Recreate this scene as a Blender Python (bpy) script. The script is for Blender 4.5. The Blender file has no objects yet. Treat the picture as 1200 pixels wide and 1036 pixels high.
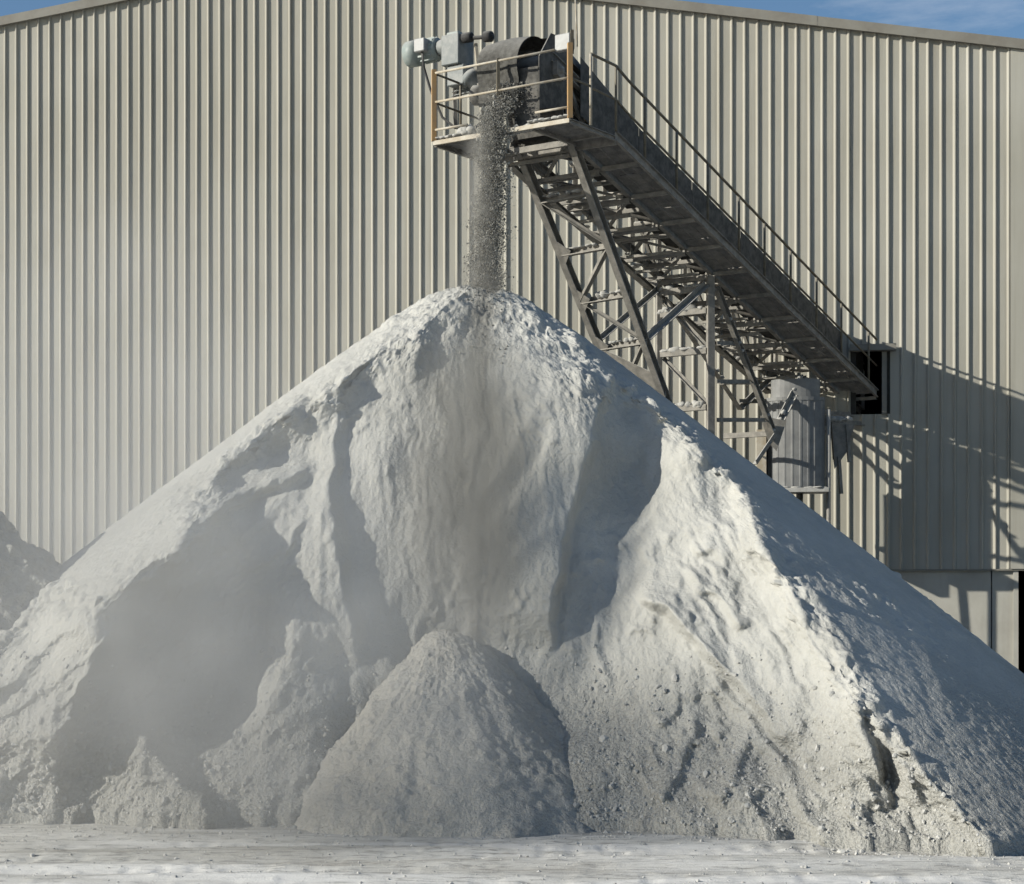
import bpy, bmesh, math, random
import numpy as np
from mathutils import Vector, Matrix

random.seed(7)
rng = np.random.default_rng(7)
R = math.radians

# ------------------------------------------------------------------ camera, sky, sun, exposure
F, CU, HY, CZ = 2200.0, 600.0, 700.0, 2.95     # photo focal length (px), centre column, horizon row, eye height
scene = bpy.context.scene
C = scene.collection
cam_d = bpy.data.cameras.new('camera'); cam = bpy.data.objects.new('camera', cam_d); C.objects.link(cam)
cam.location = (0, 0, CZ); cam.rotation_euler = (R(90), 0, 0)
cam_d.sensor_width = 36.0; cam_d.lens = F / 1200 * 36.0
cam_d.shift_y = (HY - 518) / 1200
cam_d.clip_start = 0.1; cam_d.clip_end = 5000
scene.camera = cam

SUN_AZ, SUN_EL = R(73), R(23.5)                  # angle to the left of "behind the camera", elevation
to_sun = Vector((-math.sin(SUN_AZ) * math.cos(SUN_EL), -math.cos(SUN_AZ) * math.cos(SUN_EL), math.sin(SUN_EL)))
world = bpy.data.worlds.new('World'); scene.world = world; world.use_nodes = True
wn = world.node_tree.nodes; wl = world.node_tree.links
for n in list(wn): wn.remove(n)
sky = wn.new('ShaderNodeTexSky'); sky.sky_type = 'NISHITA'; sky.sun_disc = False
sky.sun_elevation = SUN_EL; sky.sun_rotation = math.atan2(to_sun.x, to_sun.y)
sky.altitude = 200; sky.air_density = 1.0; sky.dust_density = 0.6; sky.ozone_density = 2.0
tc = wn.new('ShaderNodeTexCoord'); mp = wn.new('ShaderNodeMapping'); mp.inputs['Scale'].default_value = (2.2, 2.2, 9.0)
nz = wn.new('ShaderNodeTexNoise'); nz.inputs['Scale'].default_value = 1.7; nz.inputs['Detail'].default_value = 9; nz.inputs['Roughness'].default_value = 0.62
cr = wn.new('ShaderNodeMapRange'); cr.inputs[1].default_value = 0.55; cr.inputs[2].default_value = 0.85; cr.inputs[4].default_value = 0.5
mx = wn.new('ShaderNodeMix'); mx.data_type = 'RGBA'; mx.inputs['B'].default_value = (8.5, 8.8, 9.2, 1)
bg = wn.new('ShaderNodeBackground'); bg.inputs['Strength'].default_value = 0.066
hs = wn.new('ShaderNodeHueSaturation'); hs.inputs['Saturation'].default_value = 1.12
wo = wn.new('ShaderNodeOutputWorld')
wl.new(tc.outputs['Generated'], mp.inputs['Vector']); wl.new(mp.outputs['Vector'], nz.inputs['Vector'])
wl.new(nz.outputs['Fac'], cr.inputs[0]); wl.new(cr.outputs[0], mx.inputs['Factor'])
wl.new(sky.outputs['Color'], hs.inputs['Color']); wl.new(hs.outputs['Color'], mx.inputs['A']); wl.new(mx.outputs['Result'], bg.inputs['Color']); wl.new(bg.outputs[0], wo.inputs['Surface'])

sd = bpy.data.lights.new('sun', 'SUN'); sd.energy = 4.2; sd.angle = R(0.53); sd.color = (1.0, 0.955, 0.845)
sun = bpy.data.objects.new('sun', sd); C.objects.link(sun)
sun.rotation_euler = to_sun.to_track_quat('Z', 'Y').to_euler()
sun.location = to_sun * 100

vs = scene.view_settings
vs.view_transform = 'Standard'; vs.look = 'None'; vs.exposure = 0.75; vs.gamma = 1.0; vs.use_curve_mapping = False
scene.cycles.use_denoising = True
scene.cycles.max_bounces = 4; scene.cycles.diffuse_bounces = 2; scene.cycles.glossy_bounces = 1; scene.cycles.volume_bounces = 0
scene.cycles.use_adaptive_sampling = True; scene.cycles.adaptive_threshold = 0.03
scene.cycles.volume_step_rate = 2.0; scene.cycles.volume_max_steps = 32
scene.cycles.transparent_max_bounces = 8

# ------------------------------------------------------------------ noise
def perlin(x, y, z, seed=0):
    x = np.asarray(x, float); y = np.asarray(y, float); z = np.asarray(z, float)
    xi = np.floor(x).astype(np.int64); yi = np.floor(y).astype(np.int64); zi = np.floor(z).astype(np.int64)
    xf, yf, zf = x - xi, y - yi, z - zi
    def h(a, b, c):
        n = (a * 374761393 + b * 668265263 + c * 2147483647 + seed * 1274126177) & 0xFFFFFFFF
        n = ((n ^ (n >> 13)) * 1274126177) & 0xFFFFFFFF
        return ((n ^ (n >> 16)) & 0xFFFF) / 32767.5 - 1.0
    u = xf * xf * xf * (xf * (xf * 6 - 15) + 10); v = yf * yf * yf * (yf * (yf * 6 - 15) + 10); w = zf * zf * zf * (zf * (zf * 6 - 15) + 10)
    def l(a, b, t): return a + (b - a) * t
    a = l(l(h(xi, yi, zi), h(xi + 1, yi, zi), u), l(h(xi, yi + 1, zi), h(xi + 1, yi + 1, zi), u), v)
    b = l(l(h(xi, yi, zi + 1), h(xi + 1, yi, zi + 1), u), l(h(xi, yi + 1, zi + 1), h(xi + 1, yi + 1, zi + 1), u), v)
    return l(a, b, w)

def fbm(x, y, z, octv=4, seed=0, gain=0.5, ridged=False):
    s = 0; a = 1.0; t = 0
    for o in range(octv):
        n = perlin(x * 2 ** o, y * 2 ** o, z * 2 ** o, seed + o * 17)
        s = s + a * ((1 - 2 * np.abs(n)) if ridged else n); t += a; a *= gain
    return s / t

def sstep(a, b, x):
    t = np.clip((x - a) / (b - a), 0, 1); return t * t * (3 - 2 * t)

# ------------------------------------------------------------------ materials
def new_mat(name):
    m = bpy.data.materials.new(name); m.use_nodes = True
    nt = m.node_tree; b = nt.nodes['Principled BSDF']
    b.inputs['Roughness'].default_value = 0.9; b.inputs['Specular IOR Level'].default_value = 0.25
    return m, nt, b

def noise_node(nt, scale, detail=5, rough=0.55, vec=None):
    n = nt.nodes.new('ShaderNodeTexNoise'); n.inputs['Scale'].default_value = scale
    n.inputs['Detail'].default_value = detail; n.inputs['Roughness'].default_value = rough
    if vec is not None: nt.links.new(vec, n.inputs['Vector'])
    return n

def ramp(nt, fac, stops):
    r = nt.nodes.new('ShaderNodeValToRGB'); e = r.color_ramp.elements
    while len(e) < len(stops): e.new(0.5)
    for el, (p, c) in zip(e, stops): el.position = p; el.color = (*c, 1)
    nt.links.new(fac, r.inputs['Fac']); return r

def mixc(nt, fac, a, b):
    m = nt.nodes.new('ShaderNodeMix'); m.data_type = 'RGBA'
    for k, x in (('A', a), ('B', b)):
        if isinstance(x, tuple): m.inputs[k].default_value = (*x, 1)
        else: nt.links.new(x, m.inputs[k])
    if isinstance(fac, (int, float)): m.inputs['Factor'].default_value = fac
    else: nt.links.new(fac, m.inputs['Factor'])
    return m.outputs['Result']

def math_node(nt, op, a, b=None):
    n = nt.nodes.new('ShaderNodeMath'); n.operation = op
    for i, x in enumerate((a, b)):
        if x is None: continue
        if isinstance(x, (int, float)): n.inputs[i].default_value = x
        else: nt.links.new(x, n.inputs[i])
    return n.outputs[0]

def bump(nt, b, height, strength=0.4, dist=0.02):
    n = nt.nodes.new('ShaderNodeBump'); n.inputs['Strength'].default_value = strength; n.inputs['Distance'].default_value = dist
    nt.links.new(height, n.inputs['Height']); nt.links.new(n.outputs[0], b.inputs['Normal'])

def coords(nt):
    return nt.nodes.new('ShaderNodeNewGeometry').outputs['Position']

def mapping(nt, vec, sc):
    m = nt.nodes.new('ShaderNodeMapping'); m.inputs['Scale'].default_value = sc
    nt.links.new(vec, m.inputs['Vector']); return m.outputs['Vector']

def powder_mat(name, light, dark, grit_col):
    """Crushed stone: fine powder on the slides, gritty where the 'grit' attribute is high."""
    m, nt, b = new_mat(name)
    p = coords(nt)
    n1 = noise_node(nt, 0.9, 6, 0.6, p); n2 = noise_node(nt, 26, 4, 0.6, p); n3 = noise_node(nt, 11, 5, 0.65, p)
    st = noise_node(nt, 1.0, 5, 0.6, mapping(nt, p, (5.0, 5.0, 0.5)))
    at = nt.nodes.new('ShaderNodeAttribute'); at.attribute_name = 'grit'
    fr = nt.nodes.new('ShaderNodeAttribute'); fr.attribute_name = 'fresh_and_shade'
    c = ramp(nt, n1.outputs['Fac'], [(0.3, dark), (0.65, light)]).outputs['Color']
    c2 = mixc(nt, math_node(nt, 'MULTIPLY', math_node(nt, 'SUBTRACT', 0.62, st.outputs['Fac']), 0.5), c, grit_col)
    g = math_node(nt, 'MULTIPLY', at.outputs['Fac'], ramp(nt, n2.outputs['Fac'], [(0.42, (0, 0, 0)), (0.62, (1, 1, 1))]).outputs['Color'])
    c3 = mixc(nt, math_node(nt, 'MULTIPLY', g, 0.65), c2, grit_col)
    c4 = mixc(nt, math_node(nt, 'MULTIPLY', fr.outputs['Fac'], 0.95), c3, (0.24, 0.235, 0.215))  # darkens fresh stone and the painted-in shadow of the stream
    nt.links.new(c4, b.inputs['Base Color'])
    b.inputs['Roughness'].default_value = 1.0; b.inputs['Specular IOR Level'].default_value = 0.05
    hh = math_node(nt, 'ADD', math_node(nt, 'MULTIPLY', n2.outputs['Fac'], math_node(nt, 'ADD', 0.2, at.outputs['Fac'])), math_node(nt, 'MULTIPLY', n3.outputs['Fac'], math_node(nt, 'ADD', 0.35, at.outputs['Fac'])))
    bump(nt, b, hh, 0.9, 0.05)
    return m

M = {}
M['powder'] = powder_mat('white_crushed_stone', (0.655, 0.65, 0.612), (0.54, 0.535, 0.50), (0.36, 0.357, 0.33))
M['fresh_and_shade'] = powder_mat('fresh_crushed_stone', (0.66, 0.64, 0.59), (0.56, 0.545, 0.50), (0.37, 0.36, 0.33))

def ground_mat():
    m, nt, b = new_mat('powdered_yard_ground')
    p = coords(nt)
    n1 = noise_node(nt, 0.5, 7, 0.65, mapping(nt, p, (0.5, 1.6, 1))); n2 = noise_node(nt, 7, 6, 0.7, mapping(nt, p, (0.4, 1.7, 1)))
    n3 = noise_node(nt, 40, 4, 0.6, p)
    c = ramp(nt, n1.outputs['Fac'], [(0.32, (0.52, 0.505, 0.465)), (0.5, (0.67, 0.66, 0.62)), (0.62, (0.78, 0.77, 0.735))]).outputs['Color']
    k = ramp(nt, n2.outputs['Fac'], [(0.51, (0, 0, 0)), (0.63, (1, 1, 1))]).outputs['Color']
    c = mixc(nt, math_node(nt, 'MULTIPLY', k, 0.75), c, (0.25, 0.245, 0.23))
    sw = ramp(nt, noise_node(nt, 1.0, 4, 0.5, mapping(nt, p, (0.16, 1.1, 1))).outputs['Fac'], [(0.54, (0, 0, 0)), (0.6, (1, 1, 1))]).outputs['Color']
    c = mixc(nt, math_node(nt, 'MULTIPLY', sw, 0.6), c, (0.90, 0.89, 0.86))
    tk = ramp(nt, noise_node(nt, 1.0, 5, 0.62, mapping(nt, p, (0.22, 2.6, 1))).outputs['Fac'], [(0.55, (0, 0, 0)), (0.62, (1, 1, 1))]).outputs['Color']
    c = mixc(nt, math_node(nt, 'MULTIPLY', tk, 0.45), c, (0.33, 0.315, 0.28))
    nt.links.new(c, b.inputs['Base Color'])
    b.inputs['Roughness'].default_value = 1.0; b.inputs['Specular IOR Level'].default_value = 0.05
    bump(nt, b, math_node(nt, 'ADD', n2.outputs['Fac'], n3.outputs['Fac']), 0.4, 0.02)
    return m
M['ground'] = ground_mat()

def paint_mat(name, col, col2, rough=0.55, metal=0.0, dust=0.7, dust_col=(0.52, 0.51, 0.48), scale=6.0, lo=0.25, hi=0.8):
    """Painted or bare steel with worn patches; stone dust settles on faces that look up."""
    m, nt, b = new_mat(name)
    p = coords(nt)
    n1 = noise_node(nt, scale, 6, 0.65, p); n2 = noise_node(nt, scale * 3, 5, 0.6, p)
    c = ramp(nt, n1.outputs['Fac'], [(0.4, col), (0.62, col2)]).outputs['Color']
    geo = nt.nodes.new('ShaderNodeNewGeometry'); sx = nt.nodes.new('ShaderNodeSeparateXYZ'); nt.links.new(geo.outputs['Normal'], sx.inputs[0])
    mr = nt.nodes.new('ShaderNodeMapRange'); mr.inputs[1].default_value = lo; mr.inputs[2].default_value = hi
    nt.links.new(sx.outputs['Z'], mr.inputs[0])
    base = math_node(nt, 'ADD', math_node(nt, 'MULTIPLY', mr.outputs[0], dust), math_node(nt, 'MULTIPLY', math_node(nt, 'SUBTRACT', n2.outputs['Fac'], 0.45), 0.5 * dust))
    cl = nt.nodes.new('ShaderNodeClamp'); nt.links.new(base, cl.inputs[0])
    nt.links.new(mixc(nt, cl.outputs[0], c, dust_col), b.inputs['Base Color'])
    b.inputs['Roughness'].default_value = rough; b.inputs['Metallic'].default_value = metal
    bump(nt, b, n2.outputs['Fac'], 0.25, 0.01)
    return m

M['steel'] = paint_mat('dusty_dark_steel', (0.21, 0.20, 0.18), (0.33, 0.31, 0.275), 0.75, 0.0, 0.9)
M['dark'] = paint_mat('grimy_black_plate', (0.07, 0.068, 0.063), (0.14, 0.133, 0.12), 0.8, 0.0, 0.6)
M['hood'] = paint_mat('dust_caked_hood', (0.055, 0.053, 0.048), (0.12, 0.117, 0.107), 0.95, 0.0, 0.3, scale=11)
M['belt'] = paint_mat('conveyor_belt_rubber', (0.05, 0.05, 0.05), (0.09, 0.09, 0.085), 0.85, 0.0, 0.4)
M['cream'] = paint_mat('cream_rail_paint', (0.52, 0.48, 0.40), (0.40, 0.34, 0.25), 0.55, 0.0, 0.3)
M['orange'] = paint_mat('faded_orange_paint', (0.48, 0.30, 0.13), (0.40, 0.27, 0.15), 0.6, 0.0, 0.25)
M['rail'] = paint_mat('brown_handrail_paint', (0.13, 0.115, 0.085), (0.20, 0.17, 0.12), 0.6, 0.0, 0.25)
M['motor'] = paint_mat('grey_green_machine_paint', (0.26, 0.31, 0.30), (0.34, 0.38, 0.36), 0.5, 0.0, 0.55)
M['gear'] = paint_mat('gearbox_paint', (0.20, 0.22, 0.22), (0.30, 0.31, 0.30), 0.55, 0.0, 0.6)
M['light_box'] = paint_mat('pale_lamp_housing', (0.40, 0.41, 0.41), (0.34, 0.34, 0.335), 0.45, 0.0, 0.4)
M['cable'] = paint_mat('black_cable', (0.03, 0.03, 0.03), (0.05, 0.05, 0.05), 0.7, 0.0, 0.3)
M['trim'] = paint_mat('weathered_roof_trim', (0.27, 0.26, 0.225), (0.22, 0.205, 0.175), 0.6, 0.0, 0.2, scale=1.4)
M['roof'] = paint_mat('roof_sheet', (0.45, 0.44, 0.40), (0.38, 0.37, 0.34), 0.5, 0.0, 0.2, scale=1.0)
M['galv'] = paint_mat('grey_housing_sheet', (0.19, 0.193, 0.193), (0.25, 0.253, 0.25), 0.5, 0.0, 0.5, scale=3)
M['interior'] = paint_mat('dark_interior_lining', (0.05, 0.048, 0.045), (0.07, 0.068, 0.06), 0.9, 0.0, 0.2)
M['settled'] = paint_mat('settled_white_dust', (0.50, 0.495, 0.47), (0.38, 0.375, 0.355), 1.0, 0.0, 0.2, scale=9)

def clad_mat():
    m, nt, b = new_mat('beige_wall_cladding')
    p = coords(nt)
    n1 = noise_node(nt, 1.0, 6, 0.6, mapping(nt, p, (2.2, 2.2, 0.25))); n2 = noise_node(nt, 0.35, 4, 0.6, p)
    oi = nt.nodes.new('ShaderNodeObjectInfo')
    c = ramp(nt, n1.outputs['Fac'], [(0.3, (0.37, 0.355, 0.30)), (0.7, (0.455, 0.44, 0.38))]).outputs['Color']
    c = mixc(nt, math_node(nt, 'MULTIPLY', oi.outputs['Random'], 0.22), c, (0.40, 0.375, 0.31))
    c = mixc(nt, math_node(nt, 'MULTIPLY', ramp(nt, n2.outputs['Fac'], [(0.45, (0, 0, 0)), (0.7, (1, 1, 1))]).outputs['Color'], 0.3), c, (0.55, 0.54, 0.49))
    ns = noise_node(nt, 1.0, 6, 0.65, mapping(nt, p, (5.0, 5.0, 0.12)))
    c = mixc(nt, math_node(nt, 'MULTIPLY', ramp(nt, ns.outputs['Fac'], [(0.52, (0, 0, 0)), (0.7, (1, 1, 1))]).outputs['Color'], 0.45), c, (0.27, 0.245, 0.195))
    nt.links.new(c, b.inputs['Base Color']); b.inputs['Roughness'].default_value = 0.6
    return m
M['clad'] = clad_mat()

def conc_mat():
    m, nt, b = new_mat('precast_concrete')
    p = coords(nt)
    n1 = noise_node(nt, 1.2, 6, 0.6, p); n2 = noise_node(nt, 30, 3, 0.6, p)
    st = noise_node(nt, 1.0, 5, 0.6, mapping(nt, p, (4, 4, 0.4)))
    c = ramp(nt, n1.outputs['Fac'], [(0.3, (0.42, 0.405, 0.355)), (0.7, (0.52, 0.505, 0.45))]).outputs['Color']
    c = mixc(nt, math_node(nt, 'MULTIPLY', ramp(nt, st.outputs['Fac'], [(0.5, (0, 0, 0)), (0.75, (1, 1, 1))]).outputs['Color'], 0.35), c, (0.33, 0.31, 0.27))
    nt.links.new(c, b.inputs['Base Color']); bump(nt, b, n2.outputs['Fac'], 0.2, 0.005)
    return m
M['concrete'] = conc_mat()

# ------------------------------------------------------------------ mesh helpers
def link(name, me, mat, parent=None):
    o = bpy.data.objects.new(name, me); C.objects.link(o)
    if mat is not None and not me.materials: me.materials.append(M[mat] if isinstance(mat, str) else mat)
    if parent is not None: o.parent = parent
    return o

def thing(name, label, cat, loc=(0, 0, 0), group=None):
    o = bpy.data.objects.new(name, None); C.objects.link(o); o.location = loc; o.empty_display_size = 0.3
    o['label'] = label; o['category'] = cat
    if group: o['group'] = group
    bpy.context.view_layer.update()
    return o

def tag(o, label, cat, group=None, kind=None):
    o['label'] = label; o['category'] = cat
    if group: o['group'] = group
    if kind: o['kind'] = kind
    return o

def put(name, verts, faces, mat, parent=None, smooth=False):
    """World-space verts; object origin at the mesh centre, parented with plain offsets."""
    v = np.asarray(verts, float); c = v.mean(0)
    me = bpy.data.meshes.new(name); me.from_pydata((v - c).tolist(), [], [tuple(f) for f in faces]); me.update()
    me.shade_smooth() if smooth else me.shade_flat()
    o = link(name, me, mat, parent)
    base = Vector((0, 0, 0)); q = parent
    while q is not None: base = base + q.location; q = q.parent
    o.location = Vector(c) - base
    return o

def grid_mesh(name, P, mat, wrap=False, attrs=None, parent=None):
    nr, nc = P.shape[:2]
    idx = np.arange(nr * nc).reshape(nr, nc)
    nx = np.roll(idx, -1, axis=1)
    a, b, c, d = idx[:-1], nx[:-1], nx[1:], idx[1:]
    if not wrap: a, b, c, d = a[:, :-1], b[:, :-1], c[:, :-1], d[:, :-1]
    quads = np.stack([a, b, c, d], -1).reshape(-1, 4)
    me = bpy.data.meshes.new(name)
    me.vertices.add(nr * nc); me.vertices.foreach_set('co', P.reshape(-1, 3).astype(np.float32).ravel())
    n = len(quads); me.loops.add(n * 4); me.polygons.add(n)
    me.loops.foreach_set('vertex_index', quads.astype(np.int32).ravel())
    me.polygons.foreach_set('loop_start', (np.arange(n) * 4).astype(np.int32))
    me.polygons.foreach_set('loop_total', np.full(n, 4, np.int32))
    me.update(calc_edges=True); me.validate(); me.shade_smooth()
    for k, val in (attrs or {}).items():
        at = me.attributes.new(k, 'FLOAT', 'POINT'); at.data.foreach_set('value', val.astype(np.float32).ravel())
    return link(name, me, mat, parent)

def frame_for(d, up=Vector((0, 0, 1))):
    d = d.normalized()
    if abs(d.dot(up)) > 0.97: up = Vector((1, 0.2, 0))
    s = d.cross(up).normalized(); u = s.cross(d).normalized()
    return s, u

def prism(p0, p1, prof, up=Vector((0, 0, 1))):
    p0 = Vector(p0); p1 = Vector(p1); s, u = frame_for(p1 - p0, up); n = len(prof)
    vs_ = [p + s * a + u * b for p in (p0, p1) for a, b in prof]
    fs = [(i, (i + 1) % n, n + (i + 1) % n, n + i) for i in range(n)] + [tuple(range(n))[::-1], tuple(range(n, 2 * n))]
    return vs_, fs

def L_prof(w, t): return [(-w / 2, -w / 2), (w / 2, -w / 2), (w / 2, -w / 2 + t), (-w / 2 + t, -w / 2 + t), (-w / 2 + t, w / 2), (-w / 2, w / 2)]
def U_prof(w, h, t): return [(-w / 2, -h / 2), (w / 2, -h / 2), (w / 2, -h / 2 + t), (-w / 2 + t, -h / 2 + t), (-w / 2 + t, h / 2 - t), (w / 2, h / 2 - t), (w / 2, h / 2), (-w / 2, h / 2)]
def box_prof(w, h): return [(-w / 2, -h / 2), (w / 2, -h / 2), (w / 2, h / 2), (-w / 2, h / 2)]
def round_prof(r, n=8): return [(r * math.cos(2 * math.pi * i / n), r * math.sin(2 * math.pi * i / n)) for i in range(n)]

def bar(name, p0, p1, prof, mat, parent, smooth=False):
    v, f = prism(p0, p1, prof)
    return put(name, v, f, mat, parent, smooth)

def tube(name, pts, r, mat, parent, n=8):
    """Round bar along a polyline, mitred."""
    pts = [Vector(p) for p in pts]; vs_ = []; fs = []
    for i, p in enumerate(pts):
        d = (pts[min(i + 1, len(pts) - 1)] - pts[max(i - 1, 0)])
        s, u = frame_for(d)
        vs_ += [p + s * r * math.cos(2 * math.pi * k / n) + u * r * math.sin(2 * math.pi * k / n) for k in range(n)]
    for i in range(len(pts) - 1):
        fs += [(i * n + k, i * n + (k + 1) % n, (i + 1) * n + (k + 1) % n, (i + 1) * n + k) for k in range(n)]
    fs += [tuple(range(n))[::-1], tuple(range((len(pts) - 1) * n, len(pts) * n))]
    return put(name, vs_, fs, mat, parent, True)

def plate(name, pts, th, mat, parent):
    """Flat polygon with thickness."""
    pts = [Vector(p) for p in pts]; nrm = (pts[1] - pts[0]).cross(pts[2] - pts[0]).normalized() * th
    n = len(pts); v = pts + [p + nrm for p in pts]
    f = [tuple(range(n))[::-1], tuple(range(n, 2 * n))] + [(i, (i + 1) % n, n + (i + 1) % n, n + i) for i in range(n)]
    return put(name, v, f, mat, parent)

def lumps(name, spots, mat, parent, seed=1, sub=2):
    """Joined heaps of settled dust: list of (point, radius xyz)."""
    bm = bmesh.new()
    for i, (p, rr) in enumerate(spots):
        r_ = bmesh.ops.create_icosphere(bm, subdivisions=sub, radius=1.0)
        vv = r_['verts']; co = np.array([v.co[:] for v in vv])
        nn = fbm(co[:, 0] * 1.3 + i * 3.7, co[:, 1] * 1.3, co[:, 2] * 1.3 + i, 3, seed)
        co = co * (1 + 0.7 * nn[:, None]) * np.array(rr) * np.array((0.95, 0.95, 0.65))
        for v, c_ in zip(vv, co): v.co = Vector(c_) + Vector(p)
    me = bpy.data.meshes.new(name); bm.to_mesh(me); bm.free(); me.shade_smooth()
    o = link(name, me, mat, parent)
    if parent is not None: o.location = -parent.location
    return o

# photo pixel -> world point at a given depth
def at(u, v, Y): return Vector(((u - CU) / F * Y, Y, CZ + (HY - v) / F * Y))

# ------------------------------------------------------------------ ground: one sheet to the horizon
def axis_lines(a, b, step, far, growth=1.22):
    mid = np.arange(a, b + step / 2, step); lo = [a]; hi = [b]; s = step
    while lo[-1] > -far: s *= growth; lo.append(lo[-1] - s)
    s = step
    while hi[-1] < far: s *= growth; hi.append(hi[-1] + s)
    return np.concatenate([np.array(lo[1:])[::-1], mid, np.array(hi[1:])])
gx = axis_lines(-8.5, 8.5, 0.035, 900); gy = axis_lines(17.5, 26.0, 0.04, 900)
GX, GY = np.meshgrid(gx, gy)
def ground_z(x, y):
    near = np.exp(-np.maximum(np.abs(x) - 12, 0) / 6) * np.exp(-np.maximum(np.abs(y - 22) - 7, 0) / 6)
    z = 0.04 * fbm(x * 0.35, y * 0.8, 0 * x, 3, 3)
    # wheel ruts that run across the view
    for yc, w, dep in ((19.7, 0.35, 0.05), (20.5, 0.3, 0.045), (21.6, 0.4, 0.05), (22.4, 0.3, 0.035)):
        yw = yc + 0.35 * perlin(x * 0.18 + yc, 0 * x, 0 * x, 5) + 0.03 * (x)
        d = (y - yw) / w
        z = z - dep * np.exp(-d * d) + 0.5 * dep * np.exp(-(np.abs(d) - 1.5) ** 2 * 3)
        lug = np.maximum(perlin(x * 5.5, y * 2.2, 0 * x, 9), 0) * np.exp(-d * d)
        z = z - 0.03 * lug
    z = z + 0.014 * fbm(x * 1.6, y * 4.5, 0 * x, 5, 21, 0.7) + 0.035 * np.maximum(fbm(x * 4, y * 9, 0 * x, 3, 33, 0.7) - 0.12, 0)
    return near * z * 0.6 - 0.01
GZ = ground_z(GX, GY)
g = grid_mesh('ground', np.stack([GX, GY, GZ], -1), 'ground'); g['kind'] = 'structure'

# ------------------------------------------------------------------ shed with ribbed cladding
TAN = 0.19                                      # the wall turns: its right end is nearer
WL = math.hypot(1, TAN); WA = Vector((1 / WL, -TAN / WL, 0)); WNRM = Vector((-TAN / WL, -1 / WL, 0))   # along, out
W0 = Vector((0, 41.0, 0))
def wall_t(u): x = (u - CU) / F; return x * 41.0 / (1 + TAN * x) * WL
def wall_z(u, v): x = (u - CU) / F; return CZ + (HY - v) / F * 41.0 / (1 + TAN * x)
def wp(t, z, out=0.0): return W0 + WA * t + WNRM * out + Vector((0, 0, z))
apex_t, apex_z = wall_t(347), wall_z(347, -42)
sl = (apex_z - wall_z(0, 27.5)) / (apex_t - wall_t(0)); sr = (wall_z(1200, 54) - apex_z) / (wall_t(1200) - apex_t)
def roof_z(t): return apex_z + (sl * (t - apex_t) if t < apex_t else sr * (t - apex_t))
T_L, T_R = wall_t(0) - 6.0, wall_t(1200) + 7.0
CLAD_Z = 3.54
shed = thing('shed', 'big shed clad in beige ribbed sheet behind the stockpile', 'shed', tuple(W0))
PITCH = 0.2725
t_flash0 = wall_t(1184)
def clad_strip(t0, t1, zb, ztop0, ztop1, idx):
    prof = [(0.0, 0.0), (0.70, 0.0), (0.84, 0.044), (0.905, 0.044), (0.995, 0.0)]
    nseg = 5; vs_ = []; fs = []
    jit = random.uniform(-0.002, 0.002) + (0.002 if idx % 3 == 0 else 0.0)
    for s in range(nseg + 1):
        f = s / nseg
        for a, h in prof:
            zt = ztop0 + (ztop1 - ztop0) * a
            z = zb + (zt - zb) * f
            w = 0.005 * math.sin(z * 1.1 + idx * 0.13) + random.uniform(-0.0015, 0.0015)
            vs_.append(wp(t0 + (t1 - t0) * a, z, 0.06 + h + jit + w))
    n = len(prof)
    for s in range(nseg):
        fs += [(s * n + i, s * n + i + 1, (s + 1) * n + i + 1, (s + 1) * n + i) for i in range(n - 1)]
    # overlap lip into the next strip
    return put('cladding_strip', vs_, fs, 'clad', shed)
open_u0, open_u1, open_v0, open_v1 = 1003, 1034, 412, 486
ot0, ot1 = wall_t(open_u0), wall_t(open_u1); oz1, oz0 = wall_z(1010, open_v0), wall_z(1010, open_v1)
t = t_flash0; i = 0; starts = []
while t > T_L: t -= PITCH; starts.append(t)
for i, t0 in enumerate(starts):
    t1 = t0 + PITCH * 1.004
    zt0, zt1 = roof_z(t0) - 0.02, roof_z(t1) - 0.02
    if t1 > ot0 and t0 < ot1:
        clad_strip(t0, t1, oz1, zt0, zt1, i); clad_strip(t0, t1, CLAD_Z, oz0, oz0, i)
    else: clad_strip(t0, t1, CLAD_Z, zt0, zt1, i)
def wbox(name, t0, t1, z0, z1, o0, o1, mat):
    v = [wp(t_, z_, o_) for o_ in (o0, o1) for t_, z_ in ((t0, z0), (t1, z0), (t1, z1), (t0, z1))]
    return put(name, v, [(0, 1, 2, 3), (7, 6, 5, 4), (0, 4, 5, 1), (1, 5, 6, 2), (2, 6, 7, 3), (3, 7, 4, 0)], mat, shed)
# flat corner flashing, then plain wall to the end of the shed
v = [wp(a, z, o) for o in (0.01, 0.115) for a, z in ((t_flash0 - 0.005, CLAD_Z), (t_flash0 + 0.75, CLAD_Z), (t_flash0 + 0.75, roof_z(t_flash0 + 0.75) - 0.03), (t_flash0 - 0.005, roof_z(t_flash0) - 0.03))]
put('corner_flashing', v, [(0, 1, 2, 3), (7, 6, 5, 4), (0, 4, 5, 1), (1, 5, 6, 2), (2, 6, 7, 3), (3, 7, 4, 0)], 'clad', shed)
t0 = t_flash0 + 0.75; i = 900
while t0 < T_R: clad_strip(t0, t0 + PITCH, CLAD_Z, roof_z(t0) - 0.02, roof_z(t0 + PITCH) - 0.02, i); t0 += PITCH; i += 1
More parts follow.
